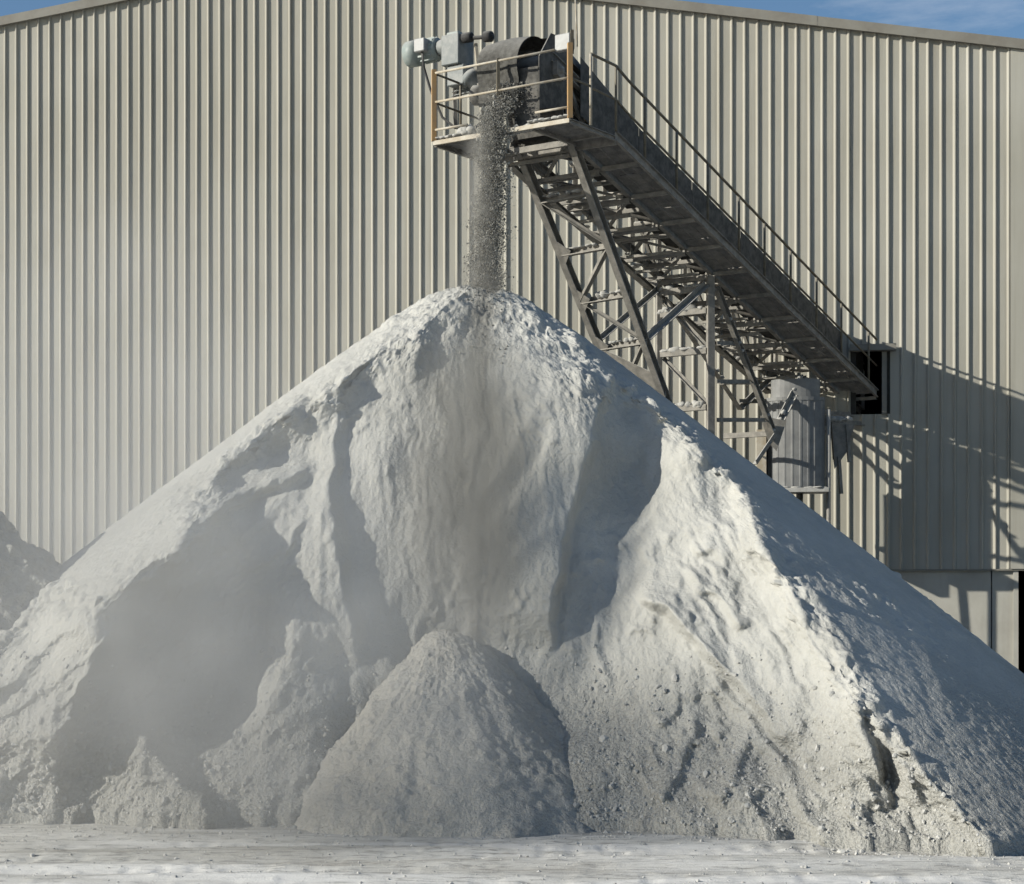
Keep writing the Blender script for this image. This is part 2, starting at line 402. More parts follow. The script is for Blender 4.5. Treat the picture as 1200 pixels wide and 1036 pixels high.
# concrete base: panels with recessed joints, doorway at the right end
door_t0, door_t1 = wall_t(1193), wall_t(1193) + 4.2
tp = wall_t(1162); edges = [door_t0, tp]
while edges[-1] > T_L: edges.append(edges[-1] - 2.4)
for a, b in zip(edges[1:], edges[:-1]): wbox('concrete_panel', a + 0.012, b - 0.012, -0.3, CLAD_Z + 0.25, -0.22, 0.0, 'concrete')
wbox('concrete_backing', T_L, door_t0 - 0.02, -0.3, CLAD_Z + 0.2, -0.36, -0.232, 'concrete')
wbox('concrete_panel', door_t1, T_R, -0.3, CLAD_Z + 0.25, -0.22, 0.0, 'concrete')
wbox('door_jamb', door_t0 - 0.10, door_t0 + 0.004, 0.0, CLAD_Z, 0.004, 0.05, 'concrete')
wbox('door_lintel', door_t0, door_t1, CLAD_Z - 0.02, CLAD_Z + 0.24, -0.2, -0.01, 'steel')
wbox('cladding_sill', T_L, T_R, CLAD_Z - 0.035, CLAD_Z - 0.002, 0.002, 0.09, 'trim')
# inner lining behind the sheets (with the conveyor hole left open), rear and side walls, roof
DEP = 34.0
for a, b, z0, z1 in ((T_L, ot0, CLAD_Z, None), (ot1, T_R, CLAD_Z, None)):
    pts = [(a, z0), (b, z0), (b, roof_z(b) - 0.08)] + ([(apex_t, apex_z - 0.08)] if a < apex_t < b else []) + [(a, roof_z(a) - 0.08)]
    put('lining', [wp(q, z, o) for o in (-0.1, 0.02) for q, z in pts],
        [tuple(range(len(pts))), tuple(range(2 * len(pts) - 1, len(pts) - 1, -1))] + [(k, (k + 1) % len(pts), len(pts) + (k + 1) % len(pts), len(pts) + k) for k in range(len(pts))], 'interior', shed)
wbox('lining', ot0, ot1, CLAD_Z, oz0, -0.1, 0.02, 'interior')
pts = [(ot0, oz1), (ot1, oz1), (ot1, roof_z(ot1) - 0.08), (ot0, roof_z(ot0) - 0.08)]
put('lining', [wp(q, z, o) for o in (-0.1, 0.02) for q, z in pts], [(0, 1, 2, 3), (7, 6, 5, 4), (0, 4, 5, 1), (1, 5, 6, 2), (2, 6, 7, 3), (3, 7, 4, 0)], 'interior', shed)
for a in (T_L, T_R):
    v = [wp(a + e, z, o) for e in (-0.1, 0.1) for o, z in ((-0.3, 0), (-DEP, 0), (-DEP, roof_z(a)), (-0.05, roof_z(a)))]
    put('side_wall', v, [(0, 1, 2, 3), (7, 6, 5, 4), (0, 4, 5, 1), (1, 5, 6, 2), (2, 6, 7, 3), (3, 7, 4, 0)], 'clad', shed)
pts = [(T_L, -0.2), (T_R, -0.2), (T_R, roof_z(T_R)), (apex_t, apex_z), (T_L, roof_z(T_L))]
put('rear_wall', [wp(q, z, -DEP - e) for e in (0, 0.2) for q, z in pts], [(0, 1, 2, 3, 4), (9, 8, 7, 6, 5)] + [(k, (k + 1) % 5, 5 + (k + 1) % 5, 5 + k) for k in range(5)], 'interior', shed)
for a, b in ((T_L - 0.2, apex_t), (apex_t, T_R + 0.2)):
    v = [wp(q, roof_z(q) + e, o) for e in (0.0, 0.07) for o, q in ((0.10, a), (0.10, b), (-DEP - 0.3, b), (-DEP - 0.3, a))]
    put('roof', v, [(0, 1, 2, 3), (7, 6, 5, 4), (0, 4, 5, 1), (1, 5, 6, 2), (2, 6, 7, 3), (3, 7, 4, 0)], 'roof', shed)
    n = int((b - a) / 3.2) + 1
    for k in range(n):                          # barge flashing in lapped lengths
        q0, q1 = a + (b - a) * k / n, a + (b - a) * (k + 1) / n + 0.03
        if k == n - 1: q1 = b
        e = 0.004 * (k % 2)
        v = [wp(q, roof_z(q) + z, o) for o in (0.112, 0.19 + e) for q, z in ((q0, -0.115), (q1, -0.115), (q1, 0.085 + e), (q0, 0.085 + e))]
        put('barge_flashing', v, [(0, 1, 2, 3), (7, 6, 5, 4), (0, 4, 5, 1), (1, 5, 6, 2), (2, 6, 7, 3), (3, 7, 4, 0)], 'trim', shed)
# canopy and frame round the conveyor opening
wbox('opening_canopy', ot0 - 0.12, ot1 + 0.28, oz1 - 0.02, oz1 + 0.11, 0.112, 0.36, 'trim')
wbox('opening_jamb', ot1 - 0.01, ot1 + 0.09, oz0, oz1 - 0.03, 0.0, 0.16, 'trim')

# ------------------------------------------------------------------ stockpile
AX, AY, AZ, SLP, RND = -0.6, 30.0, 8.62, 0.80, 0.86
def cone_z(rho): return AZ - SLP * np.sqrt(rho ** 2 + RND ** 2)
def cone_depth(u, v):
    """Depth where the line of sight through (u, v) first meets the undug cone (smooth apex ignored)."""
    a = (np.asarray(u, float) - CU) / F; c = (HY - np.asarray(v, float)) / F
    # (aY-AX)^2+(Y-AY)^2 = ((AZ-CZ-cY)/SLP)^2
    k = 1 / SLP ** 2; h = AZ - CZ
    A = a * a + 1 - k * c * c; B = -2 * a * AX - 2 * AY + 2 * k * h * c; D = AX ** 2 + AY ** 2 - k * h * h
    disc = np.maximum(B * B - 4 * A * D, 0)
    return (-B - np.sqrt(disc)) / (2 * A)

gd = lambda v: F * CZ / (v - HY)               # ground depth at row v
# dug face: rows of (u, v, depth); None depth = on the undug cone
ctrl = []
def rim(u, v, off=0.0): ctrl.append((u, v, float(cone_depth(u, v)) + off))
for u, v in ((500, 352), (452, 382), (408, 418), (368, 450), (330, 482), (286, 520), (245, 557), (212, 600), (192, 645), (150, 680), (100, 690), (40, 694)): rim(u, v)
for u, v in ((440, 375), (390, 412), (330, 460), (270, 508), (205, 560), (150, 610), (100, 660), (40, 672), (-30, 680)): rim(u, v, -0.45)
for u, v in ((640, 352), (690, 392), (735, 436), (775, 472), (822, 515), (866, 560), (895, 612), (935, 665), (965, 715), (990, 765), (1022, 810), (1052, 858), (1085, 905), (1130, 955), (1185, 1000)): rim(u, v)
for u, v in ((740, 415), (830, 495), (920, 580), (985, 690), (1050, 780), (1120, 860), (1180, 940), (1240, 1010)): rim(u, v, -0.5)
face = [ # depth of the dug face, from the top down
 (560, 352, 29.2), (600, 352, 29.2), (525, 362, 28.85), (470, 410, 28.05), (540, 430, 28.1), (600, 430, 28.05), (660, 420, 28.15), (700, 440, 27.95), (740, 480, 28.1),
 (430, 450, 27.95), (380, 490, 27.85), (320, 525, 27.8), (272, 562, 27.2), (340, 585, 26.9),
 (440, 540, 27.18), (520, 540, 27.3), (600, 540, 27.25), (660, 540, 27.15), (690, 525, 27.25), (735, 550, 27.7), (775, 540, 27.45), (800, 545, 27.1), (845, 575, 26.9),
 (245, 600, 26.35), (250, 650, 26.35), (300, 650, 26.4), (350, 650, 26.35), (425, 600, 26.85), (420, 650, 26.48), (500, 650, 26.52), (590, 650, 26.6), (650, 660, 26.5), (710, 620, 27.05), (745, 630, 26.85), (800, 620, 26.55), (860, 610, 26.2), (720, 670, 26.6), (800, 660, 26.3), (880, 680, 25.65),
 (130, 720, 25.0), (130, 750, 24.95), (70, 725, 25.45), (180, 700, 25.85), (170, 750, 26.0), (250, 720, 26.35), (310, 720, 26.15), (345, 735, 25.65), (390, 760, 25.8), (450, 750, 25.92), (520, 750, 26.1), (600, 750, 26.15), (660, 750, 26.05), (720, 740, 25.95), (800, 750, 25.4), (880, 750, 24.85), (945, 765, 24.25),
 (60, 770, 25.25), (100, 800, 24.9), (140, 800, 25.7), (200, 800, 25.95), (260, 810, 25.9), (330, 830, 25.1), (400, 850, 25.25), (480, 860, 25.4), (560, 860, 25.4), (640, 850, 25.35), (700, 845, 25.2), (770, 840, 24.85), (850, 850, 24.5), (920, 850, 24.0), (1000, 850, 23.15),
 (20, 850, 24.9), (76, 860, 24.75), (110, 870, 25.15), (160, 890, 25.0), (220, 900, 25.05), (300, 912, 24.9), (380, 915, 24.9), (480, 915, 24.85), (580, 915, 24.85), (680, 910, 24.35), (770, 920, 24.15), (860, 930, 23.5), (950, 936, 23.1), (1040, 940, 22.6), (1100, 954, 22.15),
]
ctrl += face
for u, v in ((-60, 966), (10, 966), (62, 966), (100, 964), (140, 966), (220, 967), (300, 968), (400, 970), (520, 972), (620, 972), (720, 974), (800, 978), (880, 984), (960, 990), (1040, 996), (1120, 1001), (1185, 1006)):
    ctrl.append((u, v, gd(v)))
    ctrl.append((u, v + 40, gd(v) - 0.75))
ctrl.append((-70, 760, 25.5)); ctrl.append((-70, 860, 24.95)); rim(1260, 1040, -0.6)
ctrl = np.array(ctrl)
def tps_fit(c, lam=0.5):
    x = c[:, :2] / 100.0; n = len(c)
    d = np.linalg.norm(x[:, None] - x[None], axis=-1); K = d ** 2 * np.log(d + 1e-9) + lam * 0.02 * np.eye(n)
    Pm = np.c_[np.ones(n), x]; A = np.block([[K, Pm], [Pm.T, np.zeros((3, 3))]])
    return x, np.linalg.solve(A, np.r_[c[:, 2], 0, 0, 0])
def tps_eval(fit, u, v):
    x, w = fit; n = len(x); out = w[n] + w[n + 1] * u / 100 + w[n + 2] * v / 100
    for k in range(n):
        d2 = (u / 100 - x[k, 0]) ** 2 + (v / 100 - x[k, 1]) ** 2
        out = out + w[k] * 0.5 * d2 * np.log(d2 + 1e-12)
    return out
ug = np.arange(-80, 1301, 2.0); vg = np.arange(300, 1061, 2.0)
UG, VG = np.meshgrid(ug, vg)
fit = tps_fit(ctrl)
Dm = tps_eval(fit, UG, VG)

def side_profile(pts, wl, wr, amp):
    """Ridge along a polyline: falls off over wl px on its left and wr px on its right (walking the points), amplitude tapers at the ends."""
    out = np.zeros_like(UG); best = np.full(UG.shape, 1e9)
    pts = np.array(pts, float); L = np.r_[0, np.cumsum(np.linalg.norm(np.diff(pts[:, :2], axis=0), axis=1))]
    wob = 5 * fbm(UG / 26, VG / 26, 0 * UG, 3, 71)
    wob2 = 5 * fbm(UG / 26 + 40, VG / 26, 0 * UG, 3, 72)
    U2, V2 = UG + wob, VG + wob2
    for k in range(len(pts) - 1):
        a, b = pts[k, :2], pts[k + 1, :2]; e = b - a; l2 = e @ e
        tt = np.clip(((U2 - a[0]) * e[0] + (V2 - a[1]) * e[1]) / l2, 0, 1)
        dx = U2 - (a[0] + tt * e[0]); dy = V2 - (a[1] + tt * e[1]); d = np.hypot(dx, dy)
        side = e[0] * dy - e[1] * dx                # >0 : right-hand side of travel in image coords (y down)
        s = (L[k] + tt * (L[k + 1] - L[k])) / L[-1]
        taper = sstep(0, 0.15, s) * (1 - sstep(0.85, 1.0, s))
        w = np.where(side > 0, wr, wl)
        val = amp * np.maximum(1 - d / w, 0) ** 1.2 * taper
        m = d < best; out = np.where(m, val, out); best = np.where(m, d, best)
    return out
# spurs and ledges on the face (walk downwards: right-hand side of travel is the LEFT side of the photo)
def spur(pts, left, right, amp):
    global Dm
    Dm = Dm - side_profile(pts, right, left, amp)
spur([(404, 405), (396, 460), (390, 520), (387, 565), (392, 640), (404, 700), (424, 790)], 50, 14, 0.23)
spur([(716, 405), (708, 460), (692, 525), (668, 610), (652, 680), (643, 770)], 120, 9, 0.36)
spur([(372, 545), (300, 570), (262, 590), (226, 628), (200, 676)], 30, 16, 0.30)
spur([(452, 398), (420, 425), (395, 455)], 20, 10, 0.2)
spur([(735, 690), (785, 715), (840, 770), (890, 830), (940, 888)], 12, 60, 0.34)
spur([(800, 668), (845, 700), (872, 745)], 10, 30, 0.18)
spur([(1000, 805), (1012, 850), (1030, 900), (1044, 960)], 60, 8, 0.30)
spur([(880, 850), (862, 900), (840, 950)], 30, 10, 0.14)
spur([(820, 830), (800, 890), (770, 945)], 26, 10, 0.12)
spur([(152, 836), (185, 890), (262, 968)], 80, 22, 0.40)
spur([(140, 722), (124, 750), (98, 800), (74, 860), (66, 920), (62, 962)], 60, 12, 0.22)
spur([(880, 612), (900, 650), (930, 720), (985, 800)], 16, 30, 0.16)
def bump_px(u, v, ru, rv, amp):
    global Dm
    Dm = Dm - amp * np.exp(-(((UG - u) / ru) ** 2 + ((VG - v) / rv) ** 2))
bump_px(335, 908, 110, 30, 0.14)
bump_px(820, 700, 30, 30, 0.10); bump_px(755, 705, 26, 30, 0.12); bump_px(905, 650, 26, 24, 0.12)
bump_px(1042, 905, 13, 34, -0.30)              # small undercut hollow
# bedding steps and slumped chunks in the face
side = np.clip(sstep(700, 800, UG) + (1 - sstep(330, 420, UG)), 0, 1)
wu, wv = UG + 14 * fbm(UG / 50, VG / 50, 0 * UG, 3, 61), VG + 14 * fbm(UG / 50 + 9, VG / 50, 0 * UG, 3, 62)
crag = fbm(wu / 60 + wv / 140, wv / 75, 0 * UG, 5, 81, 0.55, True)
Dm = Dm - (0.02 + 0.06 * side) * crag * sstep(330, 420, VG)
# ribs of slumped powder that run down the slope on the right, parallel to its edge
al, ac = wu * 0.53 + wv * 0.85, wu * 0.85 - wv * 0.53
ribs = fbm(al / 190, ac / 40, 0 * UG, 4, 88, 0.5, True)
rmask = sstep(740, 840, UG) * sstep(480, 600, VG)
Dm = Dm - 0.17 * rmask * ribs
lrib = fbm((wu * -0.75 + wv * 0.66) / 170, (wu * 0.66 + wv * 0.75) / 34, 0 * UG, 4, 89, 0.5, True)
Dm = Dm - 0.12 * (1 - sstep(300, 400, UG)) * sstep(470, 560, VG) * lrib
flute = fbm(wu / 30, VG / 190, 0 * UG, 4, 83, 0.55, True)
Dm = Dm - 0.05 * flute - 0.05 * fbm(wu / 70, VG / 260, 0 * UG, 2, 84)
# crumbly clumps and small ledges in patches
clump = np.maximum(fbm(wu / 15, wv / 11, 0 * UG, 3, 92, 0.6) - 0.10, 0) * sstep(-0.05, 0.25, fbm(UG / 90, VG / 70, 0 * UG, 2, 93))
Dm = Dm - 0.20 * clump * (0.4 + 0.6 * sstep(700, 800, UG)) * sstep(345, 420, VG)

def samp(u, v):
    fu = np.clip((u - ug[0]) / 2.0, 0, len(ug) - 1.001); fv = np.clip((v - vg[0]) / 2.0, 0, len(vg) - 1.001)
    iu = fu.astype(int); iv = fv.astype(int); a = fu - iu; b = fv - iv
    return (Dm[iv, iu] * (1 - a) + Dm[iv, iu + 1] * a) * (1 - b) + (Dm[iv + 1, iu] * (1 - a) + Dm[iv + 1, iu + 1] * a) * b

psi_f = np.concatenate([np.linspace(R(-90), R(-64), 60, endpoint=False), np.linspace(R(-64), R(60), 1060, endpoint=False), np.linspace(R(60), R(90), 90, endpoint=False)])
phi = np.concatenate([psi_f, np.linspace(R(90), R(270), 90, endpoint=False)])
rho = np.linspace(0.0, 11.0, 420)
PH, RH = np.meshgrid(phi, rho)
ZZ = cone_z(RH)
X = AX + RH * np.sin(PH); YC = AY - RH * np.cos(PH)
def px(Y): return CU + F * X / Y, HY - F * (ZZ - CZ) / Y
front = np.cos(PH) > 0.02
U, V = px(YC)
dug = front & (YC < samp(U, V) - 1e-4)
lo = YC.copy(); hi = AY + np.abs(RH * np.cos(PH)) * 0.9          # march straight back into the pile until the dug face
for _ in range(22):
    mid = (lo + hi) / 2; U, V = px(mid)
    solid = mid >= samp(U, V)
    hi = np.where(solid, mid, hi); lo = np.where(solid, lo, mid)
Y = np.where(dug, hi, YC)
for _ in range(2):                              # take the saw-teeth off the sharp edges
    Ys = Y.copy(); Ys[1:-1] = (Y[:-2] + 2 * Y[1:-1] + Y[2:]) / 4; Ys[:, 1:-1] = (Ys[:, :-2] + 2 * Ys[:, 1:-1] + Ys[:, 2:]) / 4
    Y = np.where(front & (RH > 0.3), Ys, Y)
U, V = px(Y)
P = np.stack([X, Y, ZZ], -1)
def normals(P, wrap=True):
    du = (np.roll(P, -1, 1) - np.roll(P, 1, 1)) if wrap else np.gradient(P, axis=1)
    dv = np.gradient(P, axis=0); n = np.cross(du, dv); n /= np.linalg.norm(n, axis=-1, keepdims=True) + 1e-9
    return n
N = normals(P); N *= np.sign((N[..., 2:3] + 1e-6)) * 1.0
# relief: grit at the foot and along the rims, streaks down the steep face, soft slumps on the cone
zz = P[..., 2]
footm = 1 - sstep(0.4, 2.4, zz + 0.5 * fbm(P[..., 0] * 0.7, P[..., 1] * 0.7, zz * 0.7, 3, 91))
leftl = sstep(480, 300, U) if False else (1 - sstep(330, 430, U)) * 0.5
rough = np.clip(0.18 + 0.9 * footm + 0.5 * leftl + 0.35 * sstep(720, 860, U), 0, 1.2)
rough = np.where(dug, rough, np.where(np.sin(PH) > 0, 0.2, 0.5))
rough *= np.clip(0.6 + 0.9 * fbm(P[..., 0] * 0.9, P[..., 1] * 0.9, zz * 0.9, 3, 95), 0.15, 1.4)
disp = 0.055 * rough * fbm(P[..., 0] * 3.4, P[..., 1] * 3.4, zz * 3.4, 5, 101, 0.62)
disp += 0.06 * rough * np.abs(fbm(P[..., 0] * 6, P[..., 1] * 6, zz * 6, 4, 105, 0.65)) + 0.012 * (0.4 + rough) * fbm(P[..., 0] * 17, P[..., 1] * 17, zz * 12, 2, 107)
disp += np.where(dug, 0.014 * (1 - footm), 0.010) * fbm(P[..., 0] * 4.0, P[..., 1] * 1.0, zz * 0.45, 4, 111, 0.6)
gap = np.where(front, samp(*px(YC)) - YC, -9.0)
rimm = np.exp(-(np.where(dug, gap, gap * 2.2) / 0.45) ** 2) * sstep(7.6, 7.0, zz)
disp += 0.15 * rimm * fbm(P[..., 0] * 3.0, P[..., 1] * 3.0, zz * 3.0, 5, 151, 0.62)
# clods on the shaded right flank and lips along the rim
flank = np.where(~dug, sstep(0.2, 0.9, np.sin(PH)), 0)
patch = sstep(0.08, 0.4, fbm(P[..., 0] * 0.7, P[..., 1] * 0.7, zz * 0.7, 3, 123))
disp += 0.14 * flank * patch * np.maximum(fbm(P[..., 0] * 2.0, P[..., 1] * 2.0, zz * 2.0, 5, 121, 0.6) - 0.05, 0) * sstep(6.0, 3.5, zz)
topm = sstep(6.6, 7.4, zz)
disp += topm * 0.10 * fbm(P[..., 0] * 2.6, P[..., 1] * 2.6, zz * 2.6, 4, 131, 0.6)
P = P + N * disp[..., None]
hit = at(569, 340, 30.15)                      # the stream has knocked a small notch into the top
P[..., 2] -= 0.20 * np.exp(-(((P[..., 0] - hit.x) / 0.2) ** 2 + ((P[..., 1] - hit.y) / 0.6) ** 2)) * (1 + 0.6 * fbm(P[..., 0] * 6, P[..., 1] * 6, zz * 6, 2, 171))
P[..., 2] = np.where(RH > 10.6, np.minimum(P[..., 2], -0.04), P[..., 2])
fresh_and_shade = np.where(dug, np.exp(-((U - 535) / 75.0) ** 2) * sstep(340, 420, V) * 0.48, 0) + 0.5 * np.exp(-((U - 560) / 30) ** 2 - ((V - 345) / 40) ** 2)
fresh_and_shade = fresh_and_shade + np.where(dug, 0.22 * footm, 0) + 0.9 * np.exp(-((U - 566 + 0.03 * (V - 340)) / 15.0) ** 2) * (1 - 0.5 * sstep(390, 560, V)) * np.where(dug, 1, (1 - sstep(390, 560, V)))  # last term paints the stream's shadow and dust as a narrow dark streak
fresh_and_shade *= np.clip(0.75 + 0.8 * fbm(P[..., 0] * 4, P[..., 1] * 4, zz * 0.5, 3, 141), 0, 1)
pile = grid_mesh('stockpile', P, 'powder', True, {'grit': np.clip(footm * 1.0 + 0.15, 0, 1), 'fresh_and_shade': np.clip(fresh_and_shade, 0, 1)})
tag(pile, 'tall white crushed stone stockpile with dug-out front, topped by the falling stream', 'stockpile')

def heap(name, ax, ay, az, slp, rnd, mat, ncol, nrow, seed, rough=1.0, grit=0.6, squash=None, streak=0.0, skew=0.0):
    ph = np.linspace(0, 2 * math.pi, ncol, endpoint=False); rmax = (az + 0.12) / slp + rnd
    rr = np.linspace(0, rmax, nrow); A, B = np.meshgrid(ph, rr)
    wob = 1 + 0.09 * fbm(np.cos(A) * 1.6 + seed, np.sin(A) * 1.6, 0 * A, 3, seed)
    x = ax + B * np.sin(A) * wob * np.where(np.sin(A) > 0, 1 + skew, 1 - skew); y = ay - B * np.cos(A) * wob * (squash or 1.0)
    z = az - slp * (np.sqrt(B ** 2 + rnd ** 2) - rnd)
    p = np.stack([x, y, z], -1); n = normals(p); n *= np.sign(n[..., 2:3])
    d = 0.06 * fbm(x * 2.5, y * 2.5, z * 2.5, 5, seed + 3, 0.6) + 0.04 * np.maximum(fbm(x * 8, y * 8, z * 8, 3, seed + 5, 0.6), 0)
    if streak: d = d + streak * sstep(0.15, 1.1, B) * fbm(np.sin(A) * 5 + 0.5 * perlin(x * 1.2, y * 1.2, z, seed), np.cos(A) * 5 + 0.5 * perlin(x * 1.2 + 9, y * 1.2, z, seed), B * 0.7, 4, seed + 9, 0.6)
    p = p + n * (rough * d * np.minimum(B / 0.25, 1))[..., None]
    return grid_mesh(name, p, mat, True, {'grit': np.full(B.shape, grit), 'fresh_and_shade': np.zeros(B.shape)})
md = 26.0
ma = at(522, 737, md)
h = heap('fresh_mound', ma.x, ma.y, ma.z, 1.02, 0.34, 'fresh_and_shade', 420, 200, 11, 1.2, 0.55, streak=0.04, skew=0.13)
tag(h, 'small grey cone of freshly fallen stone at the foot of the stockpile', 'mound')
h = heap('neighbouring_heap', -9.15, 27.2, 5.3, 0.9, 0.4, 'powder', 460, 220, 23, 2.4, 0.8, squash=0.5)
tag(h, 'lower lumpy white heap running off the left edge of the photo', 'stockpile')

# loose stones along the foot and on the yard
def rocks(name, pts, sizes, mat, seed, tiny=False):
    r_ = np.random.default_rng(seed)
    bm = bmesh.new(); bmesh.ops.create_icosphere(bm, subdivisions=1, radius=1.0)
    bv = np.array([v.co[:] for v in bm.verts]); bf = np.array([[v.index for v in f.verts] for f in bm.faces]); bm.free()
    if tiny:                                    # eight-sided grains
        bv = np.array([(1, 0, 0), (-1, 0, 0), (0, 1, 0), (0, -1, 0), (0, 0, 1), (0, 0, -1)], float)
        bf = np.array([(a, b, c) if (a < 1) ^ (b < 3) ^ (c < 5) else (b, a, c) for a in (0, 1) for b in (2, 3) for c in (4, 5)])
    n = len(pts); nv = len(bv)
    sc = np.asarray(sizes)[:, None] * r_.uniform(0.6, 1.25, (n, 3))
    ang = r_.uniform(0, 6.28, n); ca, sa = np.cos(ang), np.sin(ang)
    jv = bv[None] * (1 + r_.uniform(-0.28, 0.28, (n, nv, 1))) * sc[:, None]
    out = np.stack([jv[..., 0] * ca[:, None] - jv[..., 1] * sa[:, None], jv[..., 0] * sa[:, None] + jv[..., 1] * ca[:, None], jv[..., 2]], -1) + np.asarray(pts)[:, None]
    tri = (bf[None] + (np.arange(n) * nv)[:, None, None]).reshape(-1, 3)
    me = bpy.data.meshes.new(name); me.vertices.add(n * nv); me.vertices.foreach_set('co', out.astype(np.float32).ravel())
    k = len(tri); me.loops.add(k * 3); me.polygons.add(k)
    me.loops.foreach_set('vertex_index', tri.astype(np.int32).ravel()); me.polygons.foreach_set('loop_start', (np.arange(k) * 3).astype(np.int32)); me.polygons.foreach_set('loop_total', np.full(k, 3, np.int32))
    me.update(calc_edges=True); me.shade_flat()
    return link(name, me, mat)
def stone_mat(name, a, b_):
    m, nt, b = new_mat(name); n = noise_node(nt, 8, 3, 0.6, coords(nt))
    nt.links.new(ramp(nt, n.outputs['Fac'], [(0.35, a), (0.65, b_)]).outputs['Color'], b.inputs['Base Color']); return m
M['stone'] = stone_mat('loose_pale_stone', (0.46, 0.455, 0.435), (0.62, 0.615, 0.585))
M['stream'] = stone_mat('fresh_falling_stone', (0.19, 0.185, 0.168), (0.40, 0.39, 0.355))

# stones lying on the lower slopes (vertices of the pile mesh) and on the yard
flat = P.reshape(-1, 3); cand = np.where((zz.ravel() < 2.3) & (zz.ravel() > 0.0) & dug.ravel())[0]
w = np.exp(-zz.ravel()[cand] / 0.8); pick = rng.choice(cand, 3800, replace=False, p=w / w.sum())
s1 = np.clip(rng.lognormal(math.log(0.018), 0.45, len(pick)), 0.008, 0.07)
gxr = rng.uniform(-7.5, 7.5, 2600); gyr = np.concatenate([rng.uniform(18.6, 24.5, 1500), 24.2 - np.abs(rng.normal(0, 0.8, 1100)) - np.maximum(gxr[1500:], 0) * 0.38])
gzr = ground_z(gxr, gyr); s2 = np.clip(rng.lognormal(math.log(0.010), 0.5, 2600), 0.005, 0.04)
o = rocks('loose_stones', np.concatenate([flat[pick], np.stack([gxr, gyr, gzr], -1)]), np.concatenate([s1, s2]), 'stone', 5)
tag(o, 'loose pale stones scattered over the yard and lower slopes', 'stones', kind='stuff')

# ------------------------------------------------------------------ conveyor frame of reference
PR = Vector((0.91, 29.5, 0)); BK = Vector((0.563, 0.827, 0)).normalized(); LT = Vector((BK.y, -BK.x, 0))   # back towards the shed, lateral to the right
ZP, KS, GR = 10.5, 1.4, 0.306
K_WALL = (41.0 - TAN * PR.x - PR.y) / (BK.y + TAN * BK.x)
def zc(k): return ZP + GR * (KS - k)
def CP(q, k, h): p = PR - LT * q + BK * k; return Vector((p.x, p.y, zc(k) + h))      # along the sloping frame
def PP(q, k, h): p = PR - LT * q + BK * k; return Vector((p.x, p.y, ZP + h))         # on the level platform
def MP(u, v, q):
    """Point seen at photo pixel (u, v) in the upright plane at lateral offset q."""
    s = (u - CU) / F; o_ = PR - LT * q
    k = (s * o_.y - o_.x) / (BK.x - s * BK.y); p = o_ + BK * k
    return Vector((p.x, p.y, CZ + (HY - v) / F * p.y))

conv = thing('conveyor', 'dark inclined belt conveyor rising from the shed to above the stockpile', 'conveyor', tuple(PP(1.3, 0.9, 0)))
QW, QA, QB = 0.0, 0.78, 1.88                   # walkway edge, near and far side of the belt frame
K0, K1 = 1.15, K_WALL + 0.9
ks = list(np.linspace(K0, K1, 13))
for q in (QA, QB):
    bar('bottom_chord', CP(q, K0, 0), CP(q, K1, 0), U_prof(0.09, 0.18, 0.014), 'steel', conv)
    bar('top_chord', CP(q, K0 - 0.5, 1.0), CP(q, K1, 1.0), U_prof(0.09, 0.16, 0.014), 'steel', conv)
    for i, k in enumerate(ks):
        bar('frame_post', CP(q, k, 0.092), CP(q, k, 0.918), L_prof(0.075, 0.012), 'steel', conv)
        if i + 1 < len(ks):
            a, b = (k + 0.05, ks[i + 1] - 0.05) if i % 2 else (ks[i + 1] - 0.05, k + 0.05)
            bar('side_brace', CP(q + 0.05, a, 0.12), CP(q + 0.05, b, 0.9), L_prof(0.06, 0.01), 'steel', conv)
for i, k in enumerate(ks):
    bar('cross_beam', CP(QA - 0.02, k, -0.15), CP(QB + 0.28 + 0.1 * (i % 2), k, -0.15), U_prof(0.07, 0.10, 0.012), 'steel', conv)
    bar('walkway_bracket', CP(QW + 0.02, k, -0.10), CP(QA - 0.07, k, -0.10), L_prof(0.07, 0.01), 'steel', conv)
    if i + 1 < len(ks):
        km = (k + ks[i + 1]) / 2
        bar('cross_beam', CP(QA + 0.06, km, -0.06), CP(QB - 0.06, km, -0.06), L_prof(0.07, 0.012), 'steel', conv)
        a, b = (QA + 0.08, QB - 0.08) if i % 2 else (QB - 0.08, QA + 0.08)
        bar('underside_brace', CP(a, k + 0.06, -0.03), CP(b, ks[i + 1] - 0.06, -0.03), L_prof(0.06, 0.01), 'steel', conv)
        bar('underside_brace', CP(b, k + 0.06, -0.115), CP(a, ks[i + 1] - 0.06, -0.115), L_prof(0.05, 0.01), 'steel', conv)
        for f_ in (0.25, 0.75):                 # return-roller hangers below the frame
            kk = k + (ks[i + 1] - k) * f_; e_ = 0.06 * math.sin(kk * 9)
            bar('roller_hanger', CP(QA + 0.1, kk, -0.22 + e_), CP(QB + 0.2 + e_, kk, -0.22 + e_), L_prof(0.055, 0.01), 'steel', conv)
            bar('hanger_strap', CP(QB - 0.1, kk, -0.19 + e_), CP(QB - 0.1, kk + 0.03, 0.5), box_prof(0.04, 0.012), 'steel', conv)
